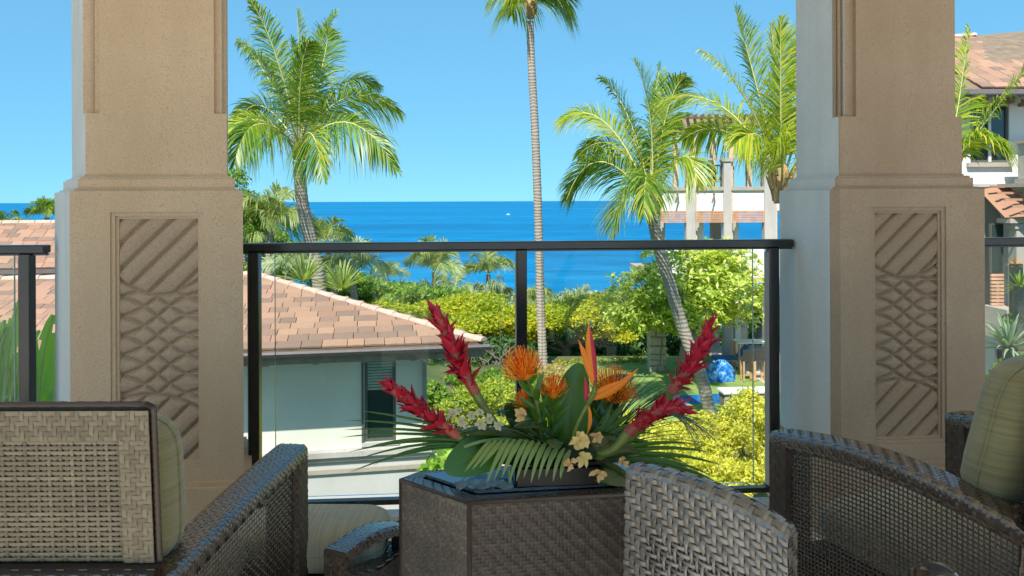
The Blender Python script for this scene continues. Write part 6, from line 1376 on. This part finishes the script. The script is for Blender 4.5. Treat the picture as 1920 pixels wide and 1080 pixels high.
# bear grass: very fine blades
rg_ = random.Random(9); segs = []
for k in range(46):
    a = rg_.uniform(0, 1); x = 1190 + 160 * a + rg_.uniform(-12, 12); y = 700 + 10 * rg_.uniform(-1, 1) + 150 * max(0, a - .45) * 1.2 + (40 * rg_.random()); segs.append(((1110 + 20 * rg_.random(), 850, 2.0), ((1110 + x) / 2 + 10, 800 - (900 - y) * .40 + 34 * a, 2.02), (x, y, 2.04), .0016, dict(prof=lambda u: 1 - .8 * u, n=9, fold=0, nm='blade')))
for k in range(24):
    a = rg_.uniform(0, 1); segs.append(((1205, 778, 2.0), (1275 + 20 * a, 752 + 10 * a, 2.02), (1290 + 75 * a, 812 + 36 * rg_.random(), 2.03), .0016, dict(prof=lambda u: 1 - .8 * u, n=9, fold=0)))
lf('bear_grass', 'spray of very fine dark grass blades arching right above the lower red ginger', segs, GLOSSLEAF, 'grass spray')
lf('bear_grass', 'few fine curling stems left of the tall red ginger stem', [((930, 850, 1.95), (880, 740, 1.96), (845, 752, 1.95), .0011, dict(prof=lambda u: 1, n=14, fold=0)), ((930, 850, 1.95), (890, 770, 1.96), (955, 770, 1.95), .0011, dict(prof=lambda u: 1, n=14, fold=0)), ((925, 850, 1.95), (915, 780, 1.96), (840, 762, 1.95), .0011, dict(prof=lambda u: 1, n=14, fold=0))], GLOSSLEAF, 'grass spray')
# orchids and dried blossoms
def blossom(t, c, r, mat, n, seed, crumple, B):
    rg = random.Random(seed); root = Vector(c) - B
    for k in range(n):
        a = 2 * math.pi * k / n + rg.uniform(-.3, .3); d = Vector((math.cos(a), -.5 + rg.uniform(-.5, .3) * crumple, math.sin(a))).normalized(); e = root + d * r * rg.uniform(.75, 1.15)
        leafshape(t, 'petal', root, root + d * r * .5 + Vector((0, -.35 * r, .1 * r)) + Vector((rg.uniform(-1, 1), rg.uniform(-1, 1), rg.uniform(-1, 1))) * r * .3 * crumple, e, r * rg.uniform(.24, .36), mat, (rg.uniform(-.3, .3), -1, rg.uniform(-.2, .4)), rg.uniform(-.2, .5) * (1 + crumple), 7, wave=.12 * crumple, seed=seed + k)
t = thing('orchid_spray', 'spray of small cream orchids between the two left red gingers', 'orchid', tuple(p(930, 830, 1.9)), 0); B = p(930, 830, 1.9)
for k, (x, y, r) in enumerate(((848, 776, .017), (866, 790, .018), (884, 778, .016), (902, 794, .018), (918, 784, .016), (934, 796, .016), (880, 806, .015), (860, 768, .013), (900, 772, .014), (845, 800, .014), (915, 806, .014))): blossom(t, p(x, y, 1.89 - .01 * (k % 2)), r, CREAM, 6, k, .5, B)
MB().tube(bez(Vector((0, 0, 0)), p(890, 800, 1.91) - B, p(848, 772, 1.90) - B, 8), .002, 6).build('stem', STEMG, t, True)
for k, (lab, x, y, Y, r, mt, n) in enumerate((('largest yellow dried blossom at the centre, under the big upright leaf', 1088, 824, 1.85, .030, TANY, 9), ('drooping yellow blossom with strap petals below the largest one', 1094, 858, 1.84, .025, TANY, 6), ('tan dried blossom right of the yellow one, under the ginger stem', 1122, 888, 1.83, .022, TAN, 7),
    ('small orange tan blossom above the chair back corner', 1168, 866, 1.86, .018, TAN, 5), ('brown dried blossom at the right end of the bowl front', 1070, 868, 1.82, .020, TAN, 6), ('pale tan dried blossoms beside the pincushion stem', 978, 778, 1.88, .022, TAN, 8), ('brownish dried blossom touching the folded green blades', 1118, 818, 1.88, .020, TAN, 6))):
    c = p(x, y, Y); t = thing('dried_blossom', lab, 'flower', tuple(c), 0, 'dried tan blossoms'); blossom(t, c, r, mt, n, 60 + k * 11, 1.0, Vector(c)); MB().tube([Vector((0, 0, 0)), Vector((-.005, .03, -.02)), p(1060, 866, 1.93) - Vector(c)], .0018, 5).build('stem', STEMG, t, True)
# folded clear wrap lying on the glass
WRAP, wnt2, wp2 = newmat('clear_wrap'); wp2.inputs['Base Color'].default_value = (.30, .42, .48, 1); wp2.inputs['Roughness'].default_value = .06; wp2.inputs['Transmission Weight'].default_value = .55; wp2.inputs['Specular IOR Level'].default_value = .8
v = []; f = []; NX, NY = 16, 10; O = p(905, 918, 1.86); O.z = TZ + .012
for j in range(NY):
    for i in range(NX):
        u, w_ = i / (NX - 1), j / (NY - 1); v.append(((u - .5) * .13, (w_ - .5) * .085, .008 + .009 * math.sin(u * 9 + w_ * 4) * math.cos(w_ * 7 - u * 3) + .012 * u * w_))
for j in range(NY - 1):
    for i in range(NX - 1): a = j * NX + i; f.append((a, a + 1, a + NX + 1, a + NX))
o = MB().add(v, f).build('crumpled_wrap', WRAP, None, False); o.location = O; o.rotation_euler[2] = .25; tag(o, 'crumpled clear wrap reflecting the sky on the glass, left of the black bowl', 'wrapping')
